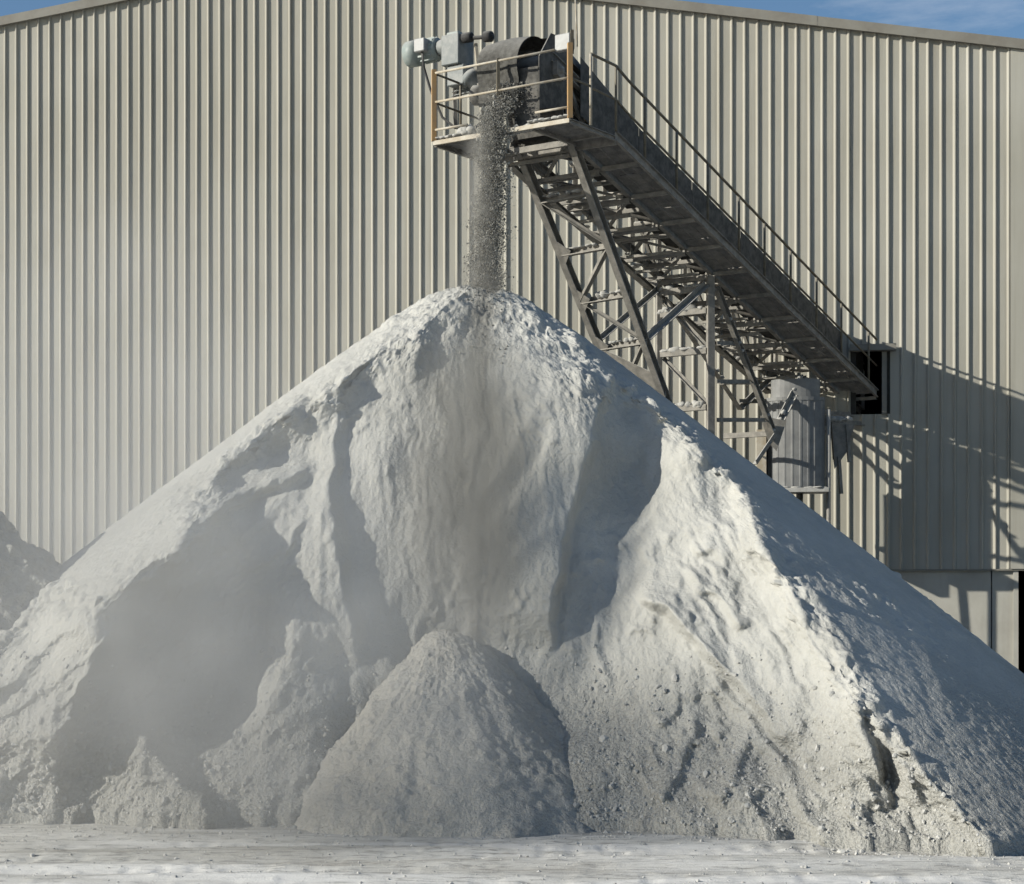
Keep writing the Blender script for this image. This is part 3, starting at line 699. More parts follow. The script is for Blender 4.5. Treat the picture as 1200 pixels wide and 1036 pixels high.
# return belt, carrying belt and rollers
def strip(name, q0, q1, k0, k1, h, th, mat, sag=0.0, n=14):
    v = []; f = []
    m = 7
    for i in range(n + 1):
        k = k0 + (k1 - k0) * i / n
        for j in range(m):
            s = j / (m - 1); v.append(CP(q0 + (q1 - q0) * s, k, h + sag * (2 * s - 1) ** 2))
    nv = len(v); v += [p + Vector((0, 0, -th)) for p in v]
    for i in range(n):
        for j in range(m - 1):
            a = i * m + j; f += [(a, a + 1, a + m + 1, a + m), (nv + a, nv + a + m, nv + a + m + 1, nv + a + 1)]
    for i in range(n):
        for j in (0, m - 1):
            a = i * m + j; f.append((a, a + m, nv + a + m, nv + a))
    for i in (0, n):
        for j in range(m - 1):
            a = i * m + j; f.append((a, a + 1, nv + a + 1, nv + a))
    return put(name, v, f, mat, conv, True)
KP = 0.78                                      # head pulley position
bar('cable_tray', CP(QB + 0.16, K0 + 0.2, -0.26), CP(QB + 0.16, K1 - 2.0, -0.26), U_prof(0.14, 0.07, 0.01), 'steel', conv)
strip('carrying_belt', QA + 0.12, QB - 0.12, KP, K1, 1.12, 0.015, 'belt', 0.14)
strip('return_belt', QA + 0.15, QB - 0.15, KP + 0.1, K1, 0.56, 0.015, 'belt', 0.0)
strip('belt_load', QA + 0.27, QB - 0.27, KP + 0.05, K1, 1.27, 0.13, 'stream', -0.10, 60)
for i in range(11):
    k = 1.5 + i * (K1 - 2.0) / 10
    tube('carrying_roller', [CP(QA + 0.1, k, 1.06), CP(QB - 0.1, k, 1.06)], 0.05, 'steel', conv)
    tube('return_roller', [CP(QA + 0.05, k + 0.3, 0.49), CP(QB - 0.05, k + 0.3, 0.49)], 0.045, 'steel', conv)
tube('head_pulley', [CP(QA + 0.08, KP, 0.83), CP(QB - 0.08, KP, 0.83)], 0.29, 'dark', conv, 24)
tube('pulley_shaft', [CP(QA - 0.15, KP, 0.83), CP(QB + 0.45, KP, 0.83)], 0.055, 'steel', conv, 12)
for q in (QA - 0.06, QB + 0.06): put('shaft_bearing', [CP(q + a, KP + b, 0.83 + c) for a in (-0.05, 0.05) for b in (-0.11, 0.11) for c in (-0.12, 0.1)],
    [(0, 1, 3, 2), (4, 6, 7, 5), (0, 4, 5, 1), (2, 3, 7, 6), (0, 2, 6, 4), (1, 5, 7, 3)], 'steel', conv)
# skirt sheets on both sides of the frame and belt covers near the head
for i in range(6):
    a, b = K0 + 0.3 + i * (K1 - K0 - 0.4) / 6, K0 + 0.3 + (i + 1) * (K1 - K0 - 0.4) / 6 - 0.02
    plate('side_sheet', [CP(QA - 0.062, a, 0.45), CP(QA - 0.062, b, 0.45), CP(QA - 0.062, b, 1.22), CP(QA - 0.062, a, 1.22 + (0.2 if i == 0 else 0))], 0.006, 'dark', conv)
for i in range(6):
    a = KP - 0.05 + i * 0.42; v = []; f = []
    for k in (a, a + 0.41):
        for j in range(9):
            th = math.pi * j / 8; v.append(CP((QA + QB) / 2 - 0.56 * math.cos(th), k, 1.22 + 0.02 * (i % 2) + 0.42 * math.sin(th)))
    f = [(j, j + 1, 9 + j + 1, 9 + j) for j in range(8)]
    if i > 0: put('belt_cover', v, f, 'dark', conv, True)
# discharge hood plates round the pulley
plate('hood_plate', [PP(QA - 0.02, 1.25, 0.55), PP(QA - 0.02, 0.28, 0.30), PP(QA - 0.02, 0.28, 1.15), PP(QA - 0.02, 0.62, 1.60), PP(QA - 0.02, 1.25, 1.62)], 0.02, 'dark', conv)
plate('hood_plate', [PP(QB + 0.02, 1.25, 0.55), PP(QB + 0.02, 0.45, 0.55), PP(QB + 0.02, 0.45, 1.25), PP(QB + 0.02, 0.75, 1.45), PP(QB + 0.02, 1.25, 1.45)], 0.02, 'dark', conv)
def hood_arc(name, q0, q1, rad, a0, a1, tail, mat):
    v = []; f = []; m = 14; nq = 9
    ch = zc(KP) - ZP + 0.86
    for i in range(m + 1):
        an = a0 + (a1 - a0) * min(i / (m - 2), 1.0); ex = max(0, i - (m - 2)) / 2
        for j in range(nq):
            q = q0 + (q1 - q0) * j / (nq - 1); r_ = rad * (1 + 0.03 * math.sin(7 * q + 3 * an))
            p = PP(q, KP - 0.05 - r_ * math.cos(an), ch + r_ * math.sin(an)); v.append(p - Vector((0, 0, tail * ex)))
    nv = len(v); v += [p + BK * 0.02 - Vector((0, 0, 0.012)) for p in v]
    for i in range(m):
        for j in range(nq - 1):
            a = i * nq + j; f += [(a, a + 1, a + nq + 1, a + nq), (nv + a, nv + a + nq, nv + a + nq + 1, nv + a + 1)]
    return put(name, v, f, mat, conv, True)
hood_arc('discharge_hood', QA + 0.32, QB + 0.02, 0.58, R(118), R(-22), 0.35, 'hood')
plate('rubber_skirt', [PP(QA + 0.02, 0.30, 0.05), PP(QA + 0.45, 0.26, 0.05), PP(QA + 0.45, 0.26, 1.0), PP(QA + 0.02, 0.30, 1.0)], 0.012, 'dark', conv)
plate('scraper_plate', [PP(QA, 1.1, 0.1), PP(QB, 1.1, 0.1), PP(QB, 0.95, 0.72), PP(QA, 0.95, 0.72)], 0.02, 'dark', conv)
plate('chute_back', [PP(QA, 1.3, 0.0), PP(QB, 1.3, 0.0), PP(QB, 1.3, 0.75), PP(QA, 1.3, 0.75)], 0.02, 'dark', conv)

# walkway grating panels (bars with gaps), outer stringer, handrail
def grating(name, P0, k0, k1, q0, q1, bars, parent):
    v = []; f = []
    def add(a, b, prof):
        vv, ff = prism(a, b, prof); base = len(v); v.extend(vv); f.extend([tuple(i + base for i in x) for x in ff])
    for i in range(bars):
        k = k0 + (k1 - k0) * (i + 0.5) / bars; add(P0(q0, k, -0.01), P0(q1, k, -0.01), box_prof(0.012, 0.03))
    for q in np.linspace(q0, q1, 4): add(P0(q, k0, -0.012), P0(q, k1, -0.012), box_prof(0.012, 0.026))
    return put(name, v, f, 'steel', parent)
nk = 9
for i in range(nk):
    a = KS + i * (K_WALL - 0.1 - KS) / nk; b = KS + (i + 1) * (K_WALL - 0.1 - KS) / nk - 0.03
    grating('grating_panel', CP, a, b, QW + 0.04, QA - 0.08, 26, conv)
bar('walkway_stringer', CP(QW, KS, -0.02), CP(QW, K_WALL - 0.1, -0.02), U_prof(0.06, 0.16, 0.01), 'steel', conv)
rail_us = [755.7, 793, 829.5, 866, 896, 926.6, 957, 986, 1018]
for u in rail_us:
    k = (lambda s: (s * PR.y - PR.x) / (BK.x - s * BK.y))((u - CU) / F)
    tube('handrail_post', [CP(QW, k, 0.06), CP(QW, k, 1.09)], 0.024, 'rail', conv)
tube('handrail_post', [CP(QW, KS, 0.06), CP(QW, KS, 1.13)], 0.022, 'rail', conv)
tube('top_rail', [PP(QW, 0.62, 1.14), PP(QW, KS, 1.13), CP(QW, KS + 0.4, 1.10), CP(QW, K_WALL - 0.15, 1.10)], 0.024, 'rail', conv)
tube('mid_rail', [PP(QW, 0.62, 0.60), PP(QW, KS, 0.58), CP(QW, KS + 0.4, 0.55), CP(QW, K_WALL - 0.15, 0.55)], 0.020, 'rail', conv)

# head platform
QP = 2.66
grating('platform_grating', PP, 0.03, KS, 0.05, QA - 0.1, 30, conv)
grating('platform_grating', PP, 0.03, KS, QB + 0.12, QP - 0.03, 30, conv)
for k in (0.0, KS): bar('platform_beam', PP(0, k, -0.055 if k == 0 else -0.09), PP(QP, k, -0.055 if k == 0 else -0.09), U_prof(0.05, 0.07 if k == 0 else 0.14, 0.012), 'cream' if k == 0 else 'steel', conv)
for q in (0.0, QA - 0.06, QB + 0.06, QP): bar('platform_beam', PP(q, 0.045, -0.065), PP(q, KS - 0.045, -0.065), U_prof(0.05, 0.08, 0.01), 'steel', conv)
for q in (0.0, QP): bar('platform_post', PP(q, 0.0, -0.02), PP(q, 0.0, 1.16), L_prof(0.075, 0.02), 'orange', conv)
bar('platform_post', PP(1.37, 0.0, 0.55), PP(1.37, 0.0, 1.14), L_prof(0.05, 0.01), 'rail', conv)
tube('platform_post', [PP(0.0, 0.62, 0), PP(0.0, 0.62, 1.14)], 0.024, 'cream', conv)
tube('platform_post', [PP(QP, 0.75, 0), PP(QP, 0.75, 1.14)], 0.022, 'rail', conv)
for hh, q0, q1 in ((1.10, 0.26, QP), (0.62, 0.0, QP), (0.16, 0.0, 0.68), (0.16, 1.95, QP)):
    tube('platform_rail', [PP(q0 + 0.03, 0.0, hh), PP(q1 - 0.03, 0.0, hh)], 0.021, 'cream', conv)
for hh in (1.10, 0.62): tube('platform_rail', [PP(QP, 0.03, hh), PP(QP, KS, hh)], 0.020, 'rail', conv)
for hh in (0.62,): tube('platform_rail', [PP(0, 0.05, hh), PP(0, 0.6, hh)], 0.020, 'rail', conv)

# drive: motor, gearbox, coupling, torque arm, cable
def lathe(name, a, b, prof, mat, parent, n=20):
    """Solid of revolution from a to b; prof = (fraction, radius)."""
    a = Vector(a); b = Vector(b); s, u = frame_for(b - a); v = []; f = []
    for t_, r_ in prof:
        p = a.lerp(b, t_); v += [p + s * r_ * math.cos(2 * math.pi * k / n) + u * r_ * math.sin(2 * math.pi * k / n) for k in range(n)]
    for i in range(len(prof) - 1): f += [(i * n + k, i * n + (k + 1) % n, (i + 1) * n + (k + 1) % n, (i + 1) * n + k) for k in range(n)]
    f += [tuple(range(n))[::-1], tuple(range((len(prof) - 1) * n, len(prof) * n))]
    o_ = put(name, v, f, mat, parent); o_.data.shade_smooth(); return o_
def mbox(name, q0, q1, k0, k1, h0, h1, mat, parent):
    o_ = put(name, [PP(q, k, h_) for q in (q0, q1) for k in (k0, k1) for h_ in (h0, h1)],
             [(0, 1, 3, 2), (4, 6, 7, 5), (0, 4, 5, 1), (2, 3, 7, 6), (0, 2, 6, 4), (1, 5, 7, 3)], mat, parent)
    bv = o_.modifiers.new('edge', 'BEVEL'); bv.width = 0.012; bv.segments = 1; return o_
KM = 0.85; HM = 1.80
motor = lathe('drive_motor', PP(3.84, KM, HM), PP(3.18, KM, HM), [(0, 0.15), (0.03, 0.22), (0.38, 0.225), (0.39, 0.19), (0.97, 0.19), (1, 0.13)], 'motor', conv)
for j in range(14):
    an = 2 * math.pi * j / 14; d0 = Vector((0, 0, math.cos(an))) + BK * math.sin(an)
    p0, p1 = PP(3.52, KM, HM) + d0 * 0.195, PP(3.22, KM, HM) + d0 * 0.195
    fo = bar('cooling_fin', p0, p1, box_prof(0.012, 0.03), 'motor', None); fo.parent = motor; fo.location = fo.location - conv.location - motor.location
tb = mbox('terminal_box', 3.28, 3.50, KM - 0.30, KM - 0.14, HM - 0.08, HM + 0.14, 'light_box', conv)
lathe('motor_coupling', PP(3.18, KM, HM), PP(2.98, KM, HM), [(0, 0.12), (0.3, 0.14), (0.7, 0.14), (1, 0.17)], 'gear', conv)
gb = mbox('gearbox', 2.62, 2.98, KM - 0.22, KM + 0.22, 1.42, 1.93, 'gear', conv)
mbox('gearbox_foot', 2.56, 2.90, KM - 0.16, KM + 0.16, 1.08, 1.415, 'gear', conv)
mbox('gearbox_cap', 2.68, 2.92, KM - 0.15, KM + 0.15, 1.935, 1.99, 'motor', conv)
lathe('gearbox_flange', PP(2.55, KM, 1.22), PP(2.28, KM, 0.95), [(0, 0.17), (0.3, 0.18), (0.32, 0.13), (1, 0.13)], 'gear', conv)
tube('backstop_arm', [PP(2.66, KM - 0.1, 1.86), PP(2.2, KM - 0.12, 1.80), PP(1.98, KM - 0.12, 1.78)], 0.035, 'cable', conv)
lathe('backstop_wheel', PP(2.60, KM - 0.12, 1.85), PP(2.40, KM - 0.12, 1.84), [(0, 0.06), (0.1, 0.085), (0.9, 0.085), (1, 0.06)], 'cable', conv)
lathe('backstop_wheel', PP(2.16, KM - 0.12, 1.80), PP(2.0, KM - 0.12, 1.78), [(0, 0.07), (0.1, 0.09), (0.9, 0.09), (1, 0.07)], 'cable', conv)
bar('torque_arm', PP(2.30, KM, 0.75), PP(2.42, KM, 1.75), box_prof(0.09, 0.05), 'cream', conv)
bar('torque_arm', PP(2.86, KM, 1.06), PP(2.84, KM, 0.42), box_prof(0.07, 0.06), 'steel', conv)
bar('drive_bracket', PP(2.9, KM, 0.98), PP(2.3, KM, 1.0), U_prof(0.07, 0.08, 0.012), 'gear', conv)
bar('drive_bracket', PP(2.25, KM, 0.62), PP(2.25, KM, 0.0), U_prof(0.12, 0.12, 0.012), 'steel', conv)
lathe('gearbox_boss', PP(2.44, KM - 0.05, 0.88), PP(2.2, KM - 0.05, 0.85), [(0, 0.12), (0.2, 0.17), (1, 0.17)], 'dark', conv)
tube('power_cable', [PP(3.38, KM - 0.22, HM - 0.08), PP(3.34, KM - 0.22, HM - 0.35), PP(3.2, KM - 0.22, 1.05), PP(2.95, KM - 0.22, 0.55), PP(2.7, KM - 0.2, 0.34), PP(2.4, KM - 0.1, 0.30), PP(2.25, KM - 0.06, 0.40)], 0.022, 'cable', conv)
# floodlight on the near post, lightning rod
fl = mbox('floodlight', 0.02, 0.30, 0.02, 0.14, 1.08, 1.34, 'light_box', conv)
mbox('floodlight_back', 0.06, 0.26, 0.142, 0.24, 1.12, 1.30, 'dark', conv)
bar('floodlight_bracket', PP(0.0, 0.06, 1.0), PP(0.0, 0.06, 1.38), L_prof(0.05, 0.012), 'rail', conv)
tube('lightning_rod', [PP(0.62, 1.2, 1.5), PP(0.66, 1.2, 2.35)], 0.014, 'cream', conv)

# settled dust on platform edges and along the underside's sunlit edge
sp = []
for q in np.linspace(0.05, 0.75, 7): sp.append((PP(q, 0.03, 0.03), (0.08, 0.07, 0.035 + 0.02 * random.random())))
for q in np.linspace(0.62, 1.25, 9): sp.append((PP(q, 0.1, -0.02 - 0.05 * random.random()), (0.09, 0.1, 0.07 + 0.05 * random.random())))
for q in np.linspace(1.95, 2.6, 8): sp.append((PP(q, 0.06, 0.03 + (0.06 if q < 2.2 else 0)), (0.09, 0.08, 0.04 + (0.07 if q < 2.15 else 0))))
for k in np.linspace(K0 + 0.2, K1 - 2.2, 46):
    q = QB + random.uniform(-0.05, 0.32); sp.append((CP(q, k, random.uniform(-0.16, -0.02)), (random.uniform(0.04, 0.13), random.uniform(0.04, 0.12), random.uniform(0.03, 0.09))))
o = lumps('settled_dust', sp, 'settled', conv, 3, 2); o['kind'] = 'stuff'

# ------------------------------------------------------------------ raking support near the head
rk = thing('raking_support', 'dark steel raking frame propping the conveyor head, its foot behind the stockpile', 'support frame', (3.0, 36.0, 0))
def beam(name, a, b, w, parent, mat='steel', kind='L'):
    return bar(name, a, b, L_prof(w, w * 0.16) if kind == 'L' else (U_prof(w * 0.7, w, w * 0.12) if kind == 'U' else box_prof(w, w)), mat, parent)
ql, qr = QB, QA
lt0, lt1 = MP(607, 172, ql), MP(694, 385, ql); rt0, rt1 = MP(668, 160, qr), MP(772, 445, qr)
def extend_to_ground(a, b): t_ = a.z / (a.z - b.z); return a + (b - a) * t_
lt2, rt2 = extend_to_ground(lt0, lt1), extend_to_ground(rt0, rt1)
beam('leg', lt0, lt2, 0.17, rk, kind='U'); beam('leg', rt0, rt2, 0.17, rk, kind='U')
def on(a, b, z): t_ = (a.z - z) / (a.z - b.z); return a + (b - a) * t_
zs = [9.75, 8.95, 8.2, 7.45, 6.6, 5.2, 3.6, 1.8]
for i, z in enumerate(zs):
    beam('cross_beam', on(lt0, lt2, z), on(rt0, rt2, z), 0.12, rk)
    if i + 1 < len(zs):
        a, b = (on(lt0, lt2, z), on(rt0, rt2, zs[i + 1])) if i % 2 == 0 else (on(rt0, rt2, z), on(lt0, lt2, zs[i + 1]))
        beam('brace', a + WNRM * 0.05, b + WNRM * 0.05, 0.075, rk)
for z in zs[1:4]:
    p = on(lt0, lt2, z); e = (lt2 - lt0).normalized(); r_ = (on(rt0, rt2, z) - p).normalized()
    plate('gusset_plate', [p - e * 0.24 + WNRM * 0.1, p + e * 0.24 + WNRM * 0.1, p + r_ * 0.24 + WNRM * 0.1], 0.012, 'steel', rk)
p = on(lt0, lt2, 7.45); q_ = on(rt0, rt2, 6.6)
plate('gusset_plate', [p + WNRM * 0.09, on(lt0, lt2, 7.0) + WNRM * 0.09, q_ + WNRM * 0.09, on(rt0, rt2, 6.9) + WNRM * 0.09], 0.012, 'steel', rk)
sp = []
for z in zs[:5]:
    a, b = on(lt0, lt2, z), on(rt0, rt2, z)
    for _ in range(7): sp.append((a.lerp(b, random.uniform(0.08, 0.92)) + Vector((0, 0, 0.06)), (random.uniform(0.05, 0.12), random.uniform(0.03, 0.06), random.uniform(0.02, 0.06 + (0.08 if z == 8.2 else 0)))))
o = lumps('settled_dust', sp, 'settled', rk, 8, 2); o['kind'] = 'stuff'

# ------------------------------------------------------------------ upright trestle half way
tr = thing('trestle', 'dusty upright steel trestle with braces under the middle of the conveyor', 'support frame', (3.6, 35.2, 0))
KT = 6.1
def TP(q, z, k=KT): p = PR - LT * q + BK * k; return Vector((p.x, p.y, z))
bar('column', TP(QA, 0), TP(QA, zc(KT) - 0.11), box_prof(0.13, 0.13), 'steel', tr)
bar('column', TP(QB, 0), TP(QB, zc(KT) - 0.11), box_prof(0.10, 0.10), 'steel', tr)
for i, z in enumerate((8.72, 8.3, 7.55, 6.5, 5.4, 4.2)):
    beam('cross_beam', TP(QA + 0.07, z), TP(QB - 0.05, z), 0.11, tr)
for z0, z1 in ((8.6, 7.6), (7.5, 6.55), (6.45, 5.45)):
    beam('brace', TP(QB - 0.05, z0, KT + 0.06), TP(QA + 0.07, z1, KT + 0.06), 0.07, tr)
# braces in the long direction, near and far planes
beam('brace', MP(758, 396, QA), MP(829, 332, QA), 0.11, tr)
beam('brace', MP(704, 396, QB), MP(772, 338, QB), 0.09, tr)
b0, b1 = MP(840, 338, QA), MP(907, 508, QA)
beam('brace', b0, b1, 0.13, tr, kind='U'); b2 = MP(941, 440, QA)
beam('brace', b1, b2, 0.12, tr); b3 = MP(884, 542, QA); beam('brace', b1, b3, 0.10, tr)
for v_, u0, u1 in ((402, 842, 860), (447, 842, 880), (492, 842, 898)): beam('tie_beam', MP(u0, v_, QA), MP(u1, v_, QA), 0.08, tr)
c0, c1, c2 = MP(800, 372, QB), MP(862, 470, QB), MP(905, 425, QB)
beam('brace', MP(782, 350, QB), MP(868, 478, QB), 0.10, tr); beam('brace', MP(868, 478, QB), MP(915, 432, QB), 0.10, tr)
for v_, u0, u1 in ((448, 846, 893), (470, 868, 915)): beam('tie_beam', MP(u0, v_, QB), MP(u1, v_, QB), 0.09, tr)
plate('gusset_plate', [b1 + Vector((-0.28, -0.02, 0.35)), b1 + Vector((0.25, -0.02, 0.25)), b1 + Vector((0.05, -0.02, -0.35)), b1 + Vector((-0.1, -0.02, -0.2))], 0.012, 'steel', tr)
beam('tie_beam', b1, Vector((b1.x, b1.y, b1.z)) - LT * 1.1, 0.1, tr); 
foot = PR - LT * QA + BK * 9.6; beam('leg', b2, Vector((foot.x, foot.y, 0.0)), 0.12, tr, kind='U')
sp = []
for z in (8.72, 8.3, 7.55, 6.5):
    for _ in range(8):
        q = random.uniform(QA + 0.1, QB); sp.append((TP(q, z + 0.06), (random.uniform(0.05, 0.14), random.uniform(0.05, 0.09), random.uniform(0.03, 0.12))))
for a, b in ((b0, b1), (b1, b2), (MP(782, 350, QB), MP(868, 478, QB))):
    for _ in range(5): sp.append((a.lerp(b, random.random()) + Vector((0, 0, 0.05)), (0.05, 0.05, 0.06)))
o = lumps('settled_dust', sp, 'settled', tr, 13, 2); o['kind'] = 'stuff'

# ------------------------------------------------------------------ sheet-clad housing hanging under the conveyor by the wall
hs_t0, hs_t1 = wall_t(905) - 0.02, wall_t(968)
hz1, hz0 = 6.95, wall_z(935, 578)
hs = thing('ribbed_bin', 'grey ribbed sheet bin hanging under the conveyor beside the shed wall', 'bin', tuple(wp((hs_t0 + hs_t1) / 2, hz0, 1.6)))
def hbox(name, t0, t1, z0, z1, o0, o1, mat):
    v = [wp(t_, z_, o_) for o_ in (o0, o1) for t_, z_ in ((t0, z0), (t1, z0), (t1, z1), (t0, z1))]
    return put(name, v, [(0, 1, 2, 3), (7, 6, 5, 4), (0, 4, 5, 1), (1, 5, 6, 2), (2, 6, 7, 3), (3, 7, 4, 0)], mat, hs)
def bin_pt(an, z, k_=1.0): tc_ = (hs_t0 + hs_t1) / 2; return wp(tc_ + (hs_t1 - hs_t0) / 2 * k_ * math.cos(an), z, 1.68 + 0.33 * k_ * math.sin(an))
n = 22
for i in range(n):                              # vertical ribbed sheets round the oval bin
    a0_, a1_ = 2 * math.pi * i / n, 2 * math.pi * (i + 1) / n; da = a1_ - a0_
    v = [bin_pt(a0_ + da * f_, z, 1 + h_) for z in (hz0 + 0.01, hz1) for f_, h_ in ((0, 0.0), (0.6, 0.0), (0.7, 0.022), (0.9, 0.022), (1.0, 0.0))]
    put('ribbed_sheet', v, [(j, j + 1, 5 + j + 1, 5 + j) for j in range(4)], 'galv', hs)
for z0_, z1_, k_, nm in ((hz1 - 0.02, hz1 + 0.05, 1.04, 'top_ring'), (hz1 + 0.05, hz1 + 0.42, 0.86, 'neck')):
    v = [bin_pt(2 * math.pi * i / 28, z, k_) for z in (z0_, z1_) for i in range(28)]
    put(nm, v, [(i, (i + 1) % 28, 28 + (i + 1) % 28, 28 + i) for i in range(28)] + [tuple(range(28))[::-1], tuple(range(28, 56))], 'galv', hs)
hbox('bottom_ledge', hs_t0 - 0.08, hs_t1 + 0.1, hz0 - 0.09, hz0 - 0.003, 1.28, 2.14, 'settled')
hbox('side_trim', hs_t0 - 0.2, hs_t0 - 0.004, hz0 - 0.4, hz1 - 0.6, 1.4, 1.95, 'cream')
tube('standpipe', [wp(hs_t1 + 0.09, 0, 1.75), wp(hs_t1 + 0.09, hz1 - 0.2, 1.75)], 0.045, 'steel', hs)
for z in (hz0 + 0.2, hz1 - 0.5): bar('pipe_clip', wp(hs_t1 - 0.01, z, 1.73), wp(hs_t1 + 0.05, z, 1.73), box_prof(0.03, 0.05), 'steel', hs)
sp = []
for _ in range(10): sp.append((wp(random.uniform(hs_t0, hs_t1), hz0, random.uniform(1.6, 2.1)), (0.12, 0.08, 0.04)))
o = lumps('settled_dust', sp, 'settled', hs, 19, 2); o['kind'] = 'stuff'
p0 = wp(hs_t1 + 0.18, hz0 + 1.35, 1.5)
for dx, dz, w_ in ((0.0, 0.0, 0.10), (0.28, -0.06, 0.08), (0.12, -0.7, 0.09)):
    bar('dusty_bracket', p0 + WA * dx + Vector((0, 0, dz)), p0 + WA * (dx + 0.05) + Vector((0, 0, dz - 0.75)), L_prof(w_, 0.014), 'steel', hs)
plate('dusty_gusset', [p0 + WA * -0.08, p0 + WA * 0.42 + Vector((0, 0, -0.05)), p0 + WA * 0.26 + Vector((0, 0, -0.62)), p0 + WA * 0.02 + Vector((0, 0, -0.95))], 0.02, 'steel', hs)
bar('dusty_bracket', p0 + WA * -0.2 + Vector((0, 0, 0.04)), p0 + WA * 0.6 + WNRM * -1.42 + Vector((0, 0, 0.1)), L_prof(0.09, 0.014), 'steel', hs)
lumps('settled_dust', [(p0 + WA * (0.08 * i_ - 0.1) + Vector((0, 0, 0.07)), (0.09, 0.09, 0.09)) for i_ in range(6)], 'settled', hs, 29, 2)['kind'] = 'stuff'
for z in (6.75, 6.35): bar('hanger_beam', wp(hs_t1 - 0.1, z, 1.34), wp(hs_t1 + 0.55, z + 0.05, 0.07), L_prof(0.09, 0.014), 'steel', hs)

# ------------------------------------------------------------------ the falling stream
top_p = PP((QA + QB) / 2, 0.22, 0.75)
land = at(569, 340, 30.15)
n = 42000
drop = rng.uniform(0, 1, n) ** 1.1
zf = top_p.z - (top_p.z - (land.z - 0.1)) * drop
lead = PP((QA + QB) / 2 + 0.06, -0.10, 0.0)      # clear of the platform edge, then straight down with a slight drift
s1_ = sstep(0.0, 0.22, drop); s2_ = sstep(0.15, 1.0, drop)
cx = top_p.x + (lead.x - top_p.x) * s1_ + (land.x - lead.x) * s2_; cy = top_p.y + (lead.y - top_p.y) * s1_ + (land.y - lead.y) * s2_
clus = 0.05 * perlin(zf * 3.1, 0 * zf, 0 * zf, 41)
ww = 0.20 + 0.10 * drop + 0.25 * np.maximum(0.15 - drop, 0)
a1 = np.clip(rng.normal(0, 0.55, n), -2.1, 1.25) * ww + clus; a2 = np.clip(rng.normal(0, 0.5, n), -1.5, 1.5) * 0.17
pts = np.stack([cx - LT.x * a1 - BK.x * a2, cy - LT.y * a1 - BK.y * a2, zf], -1)
spl = np.where((U.ravel() > 536) & (U.ravel() < 600) & (V.ravel() > 330) & (V.ravel() < 430) & front.ravel())[0]
spl = rng.choice(spl, 1600, replace=True)
pts = np.concatenate([pts, flat[spl] + rng.normal(0, 0.012, (1600, 3))]); n = len(pts)
sz = np.clip(rng.lognormal(math.log(0.0075), 0.5, n), 0.004, 0.034)
o = rocks('falling_stone', pts, sz, 'stream', 31, True)
tag(o, 'grey stream of crushed stone falling from the conveyor head to the pile top', 'stone stream', kind='stuff')

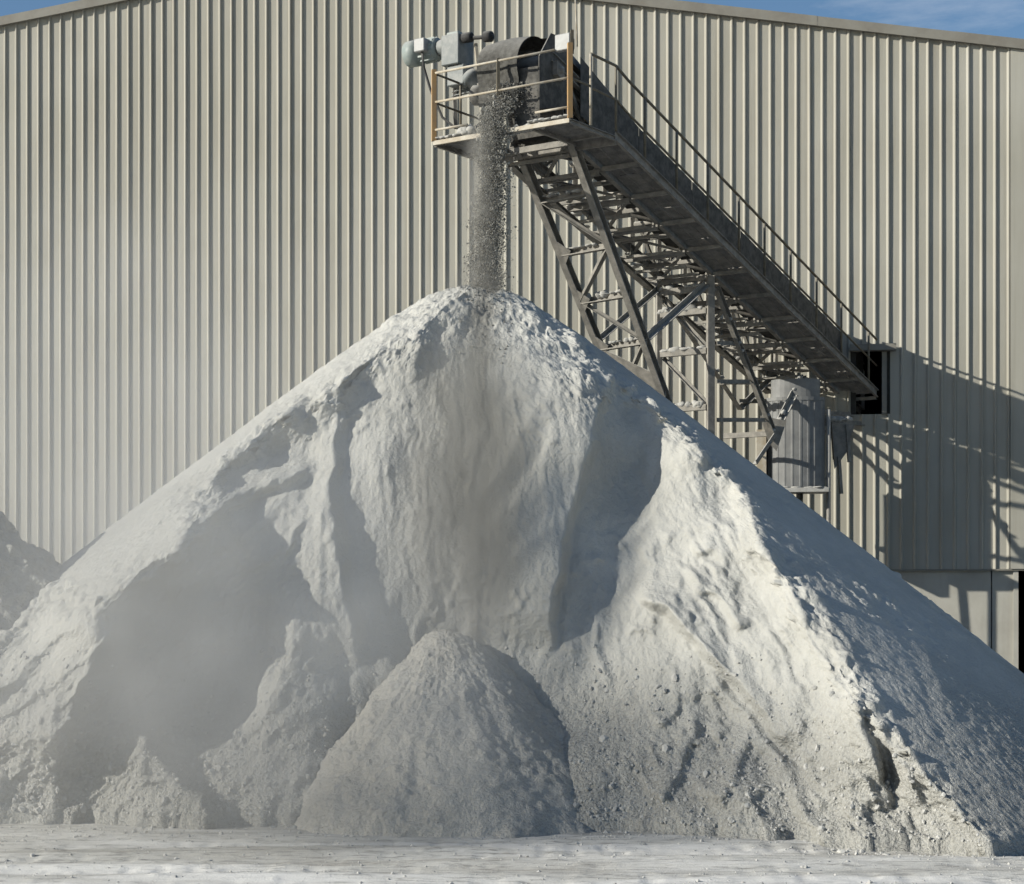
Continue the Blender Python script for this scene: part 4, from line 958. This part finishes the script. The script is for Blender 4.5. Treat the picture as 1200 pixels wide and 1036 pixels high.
# ------------------------------------------------------------------ airborne dust
def dust(name, centre, radii, density, scale, seed, label, col=(0.965, 0.96, 0.935), stretch=(1, 1, 1), lo=0.15, hi=0.8, aniso=-0.1):
    bm = bmesh.new(); bmesh.ops.create_icosphere(bm, subdivisions=3, radius=1.0)
    me = bpy.data.meshes.new(name); bm.to_mesh(me); bm.free()
    m = bpy.data.materials.new(name + '_air'); m.use_nodes = True; nt = m.node_tree
    for nn in list(nt.nodes): nt.nodes.remove(nn)
    out = nt.nodes.new('ShaderNodeOutputMaterial'); pv = nt.nodes.new('ShaderNodeVolumePrincipled'); nt.links.new(pv.outputs[0], out.inputs['Volume'])
    pv.inputs['Color'].default_value = (*col, 1); pv.inputs['Density'].default_value = 1.0; pv.inputs['Anisotropy'].default_value = aniso
    tc_ = nt.nodes.new('ShaderNodeTexCoord')
    ln = nt.nodes.new('ShaderNodeVectorMath'); ln.operation = 'LENGTH'; nt.links.new(tc_.outputs['Object'], ln.inputs[0])
    fall = nt.nodes.new('ShaderNodeMapRange'); fall.interpolation_type = 'SMOOTHSTEP'; fall.inputs[1].default_value = 1.0; fall.inputs[2].default_value = 0.15
    nt.links.new(ln.outputs['Value'], fall.inputs[0])
    nz_ = noise_node(nt, scale, 2, 0.5, mapping(nt, coords(nt), stretch))
    mr = nt.nodes.new('ShaderNodeMapRange'); mr.inputs[1].default_value = lo; mr.inputs[2].default_value = hi; nt.links.new(nz_.outputs['Fac'], mr.inputs[0])
    nt.links.new(math_node(nt, 'MULTIPLY', math_node(nt, 'MULTIPLY', fall.outputs[0], mr.outputs[0]), density), pv.inputs['Density'])
    o_ = link(name, me, m); o_.location = centre; o_.scale = radii
    tag(o_, label, 'dust', kind='stuff'); return o_
dust('dust_haze', (-6.5, 27.0, 2.5), (9.0, 9.5, 8.0), 0.145, 0.35, 1, 'thin pale dust hanging in the air left of the falling stream', lo=0.15, hi=0.75)
dust('dust_cloud', (-3.6, 22.7, 1.9), (5.0, 2.7, 3.3), 0.44, 0.8, 4, 'thicker pale dust drifting low over the left foot of the stockpile', lo=0.3, hi=0.72)
v_ = dust('stream_dust', tuple(at(545, 560, 26.6)), (1.15, 0.95, 3.7), 2.8, 1.0, 2, 'streaky grey dust curtain sliding from the pile top down to the small cone', col=(0.52, 0.51, 0.47), stretch=(3.2, 3.2, 0.2), lo=0.36, hi=0.7)
v_.rotation_euler = (R(-29), 0, 0)
dust('falling_dust', (land.x - 0.08, land.y - 0.05, land.z + 1.3), (0.40, 0.40, 2.4), 3.2, 2.0, 5, 'grey dust trailing round the falling stone stream', col=(0.66, 0.645, 0.60))
dust('impact_dust', (land.x - 0.1, land.y - 0.35, land.z - 0.1), (0.75, 0.6, 0.75), 1.6, 2.2, 6, 'puff of grey dust where the stream hits the pile top', col=(0.45, 0.44, 0.41), lo=0.3, hi=0.75)

# real-world reflectance: keep every painted / stone colour below the bright values a sunlit photo shows
for m in bpy.data.materials:
    if not m.use_nodes: continue
    b = m.node_tree.nodes.get('Principled BSDF')
    if b is None or not b.inputs['Base Color'].links: continue
    src = b.inputs['Base Color'].links[0].from_socket
    mm = m.node_tree.nodes.new('ShaderNodeMix'); mm.data_type = 'RGBA'; mm.blend_type = 'MULTIPLY'; mm.inputs['Factor'].default_value = 1.0
    mm.inputs['B'].default_value = (0.70, 0.70, 0.70, 1)
    m.node_tree.links.new(src, mm.inputs['A']); m.node_tree.links.new(mm.outputs['Result'], b.inputs['Base Color'])
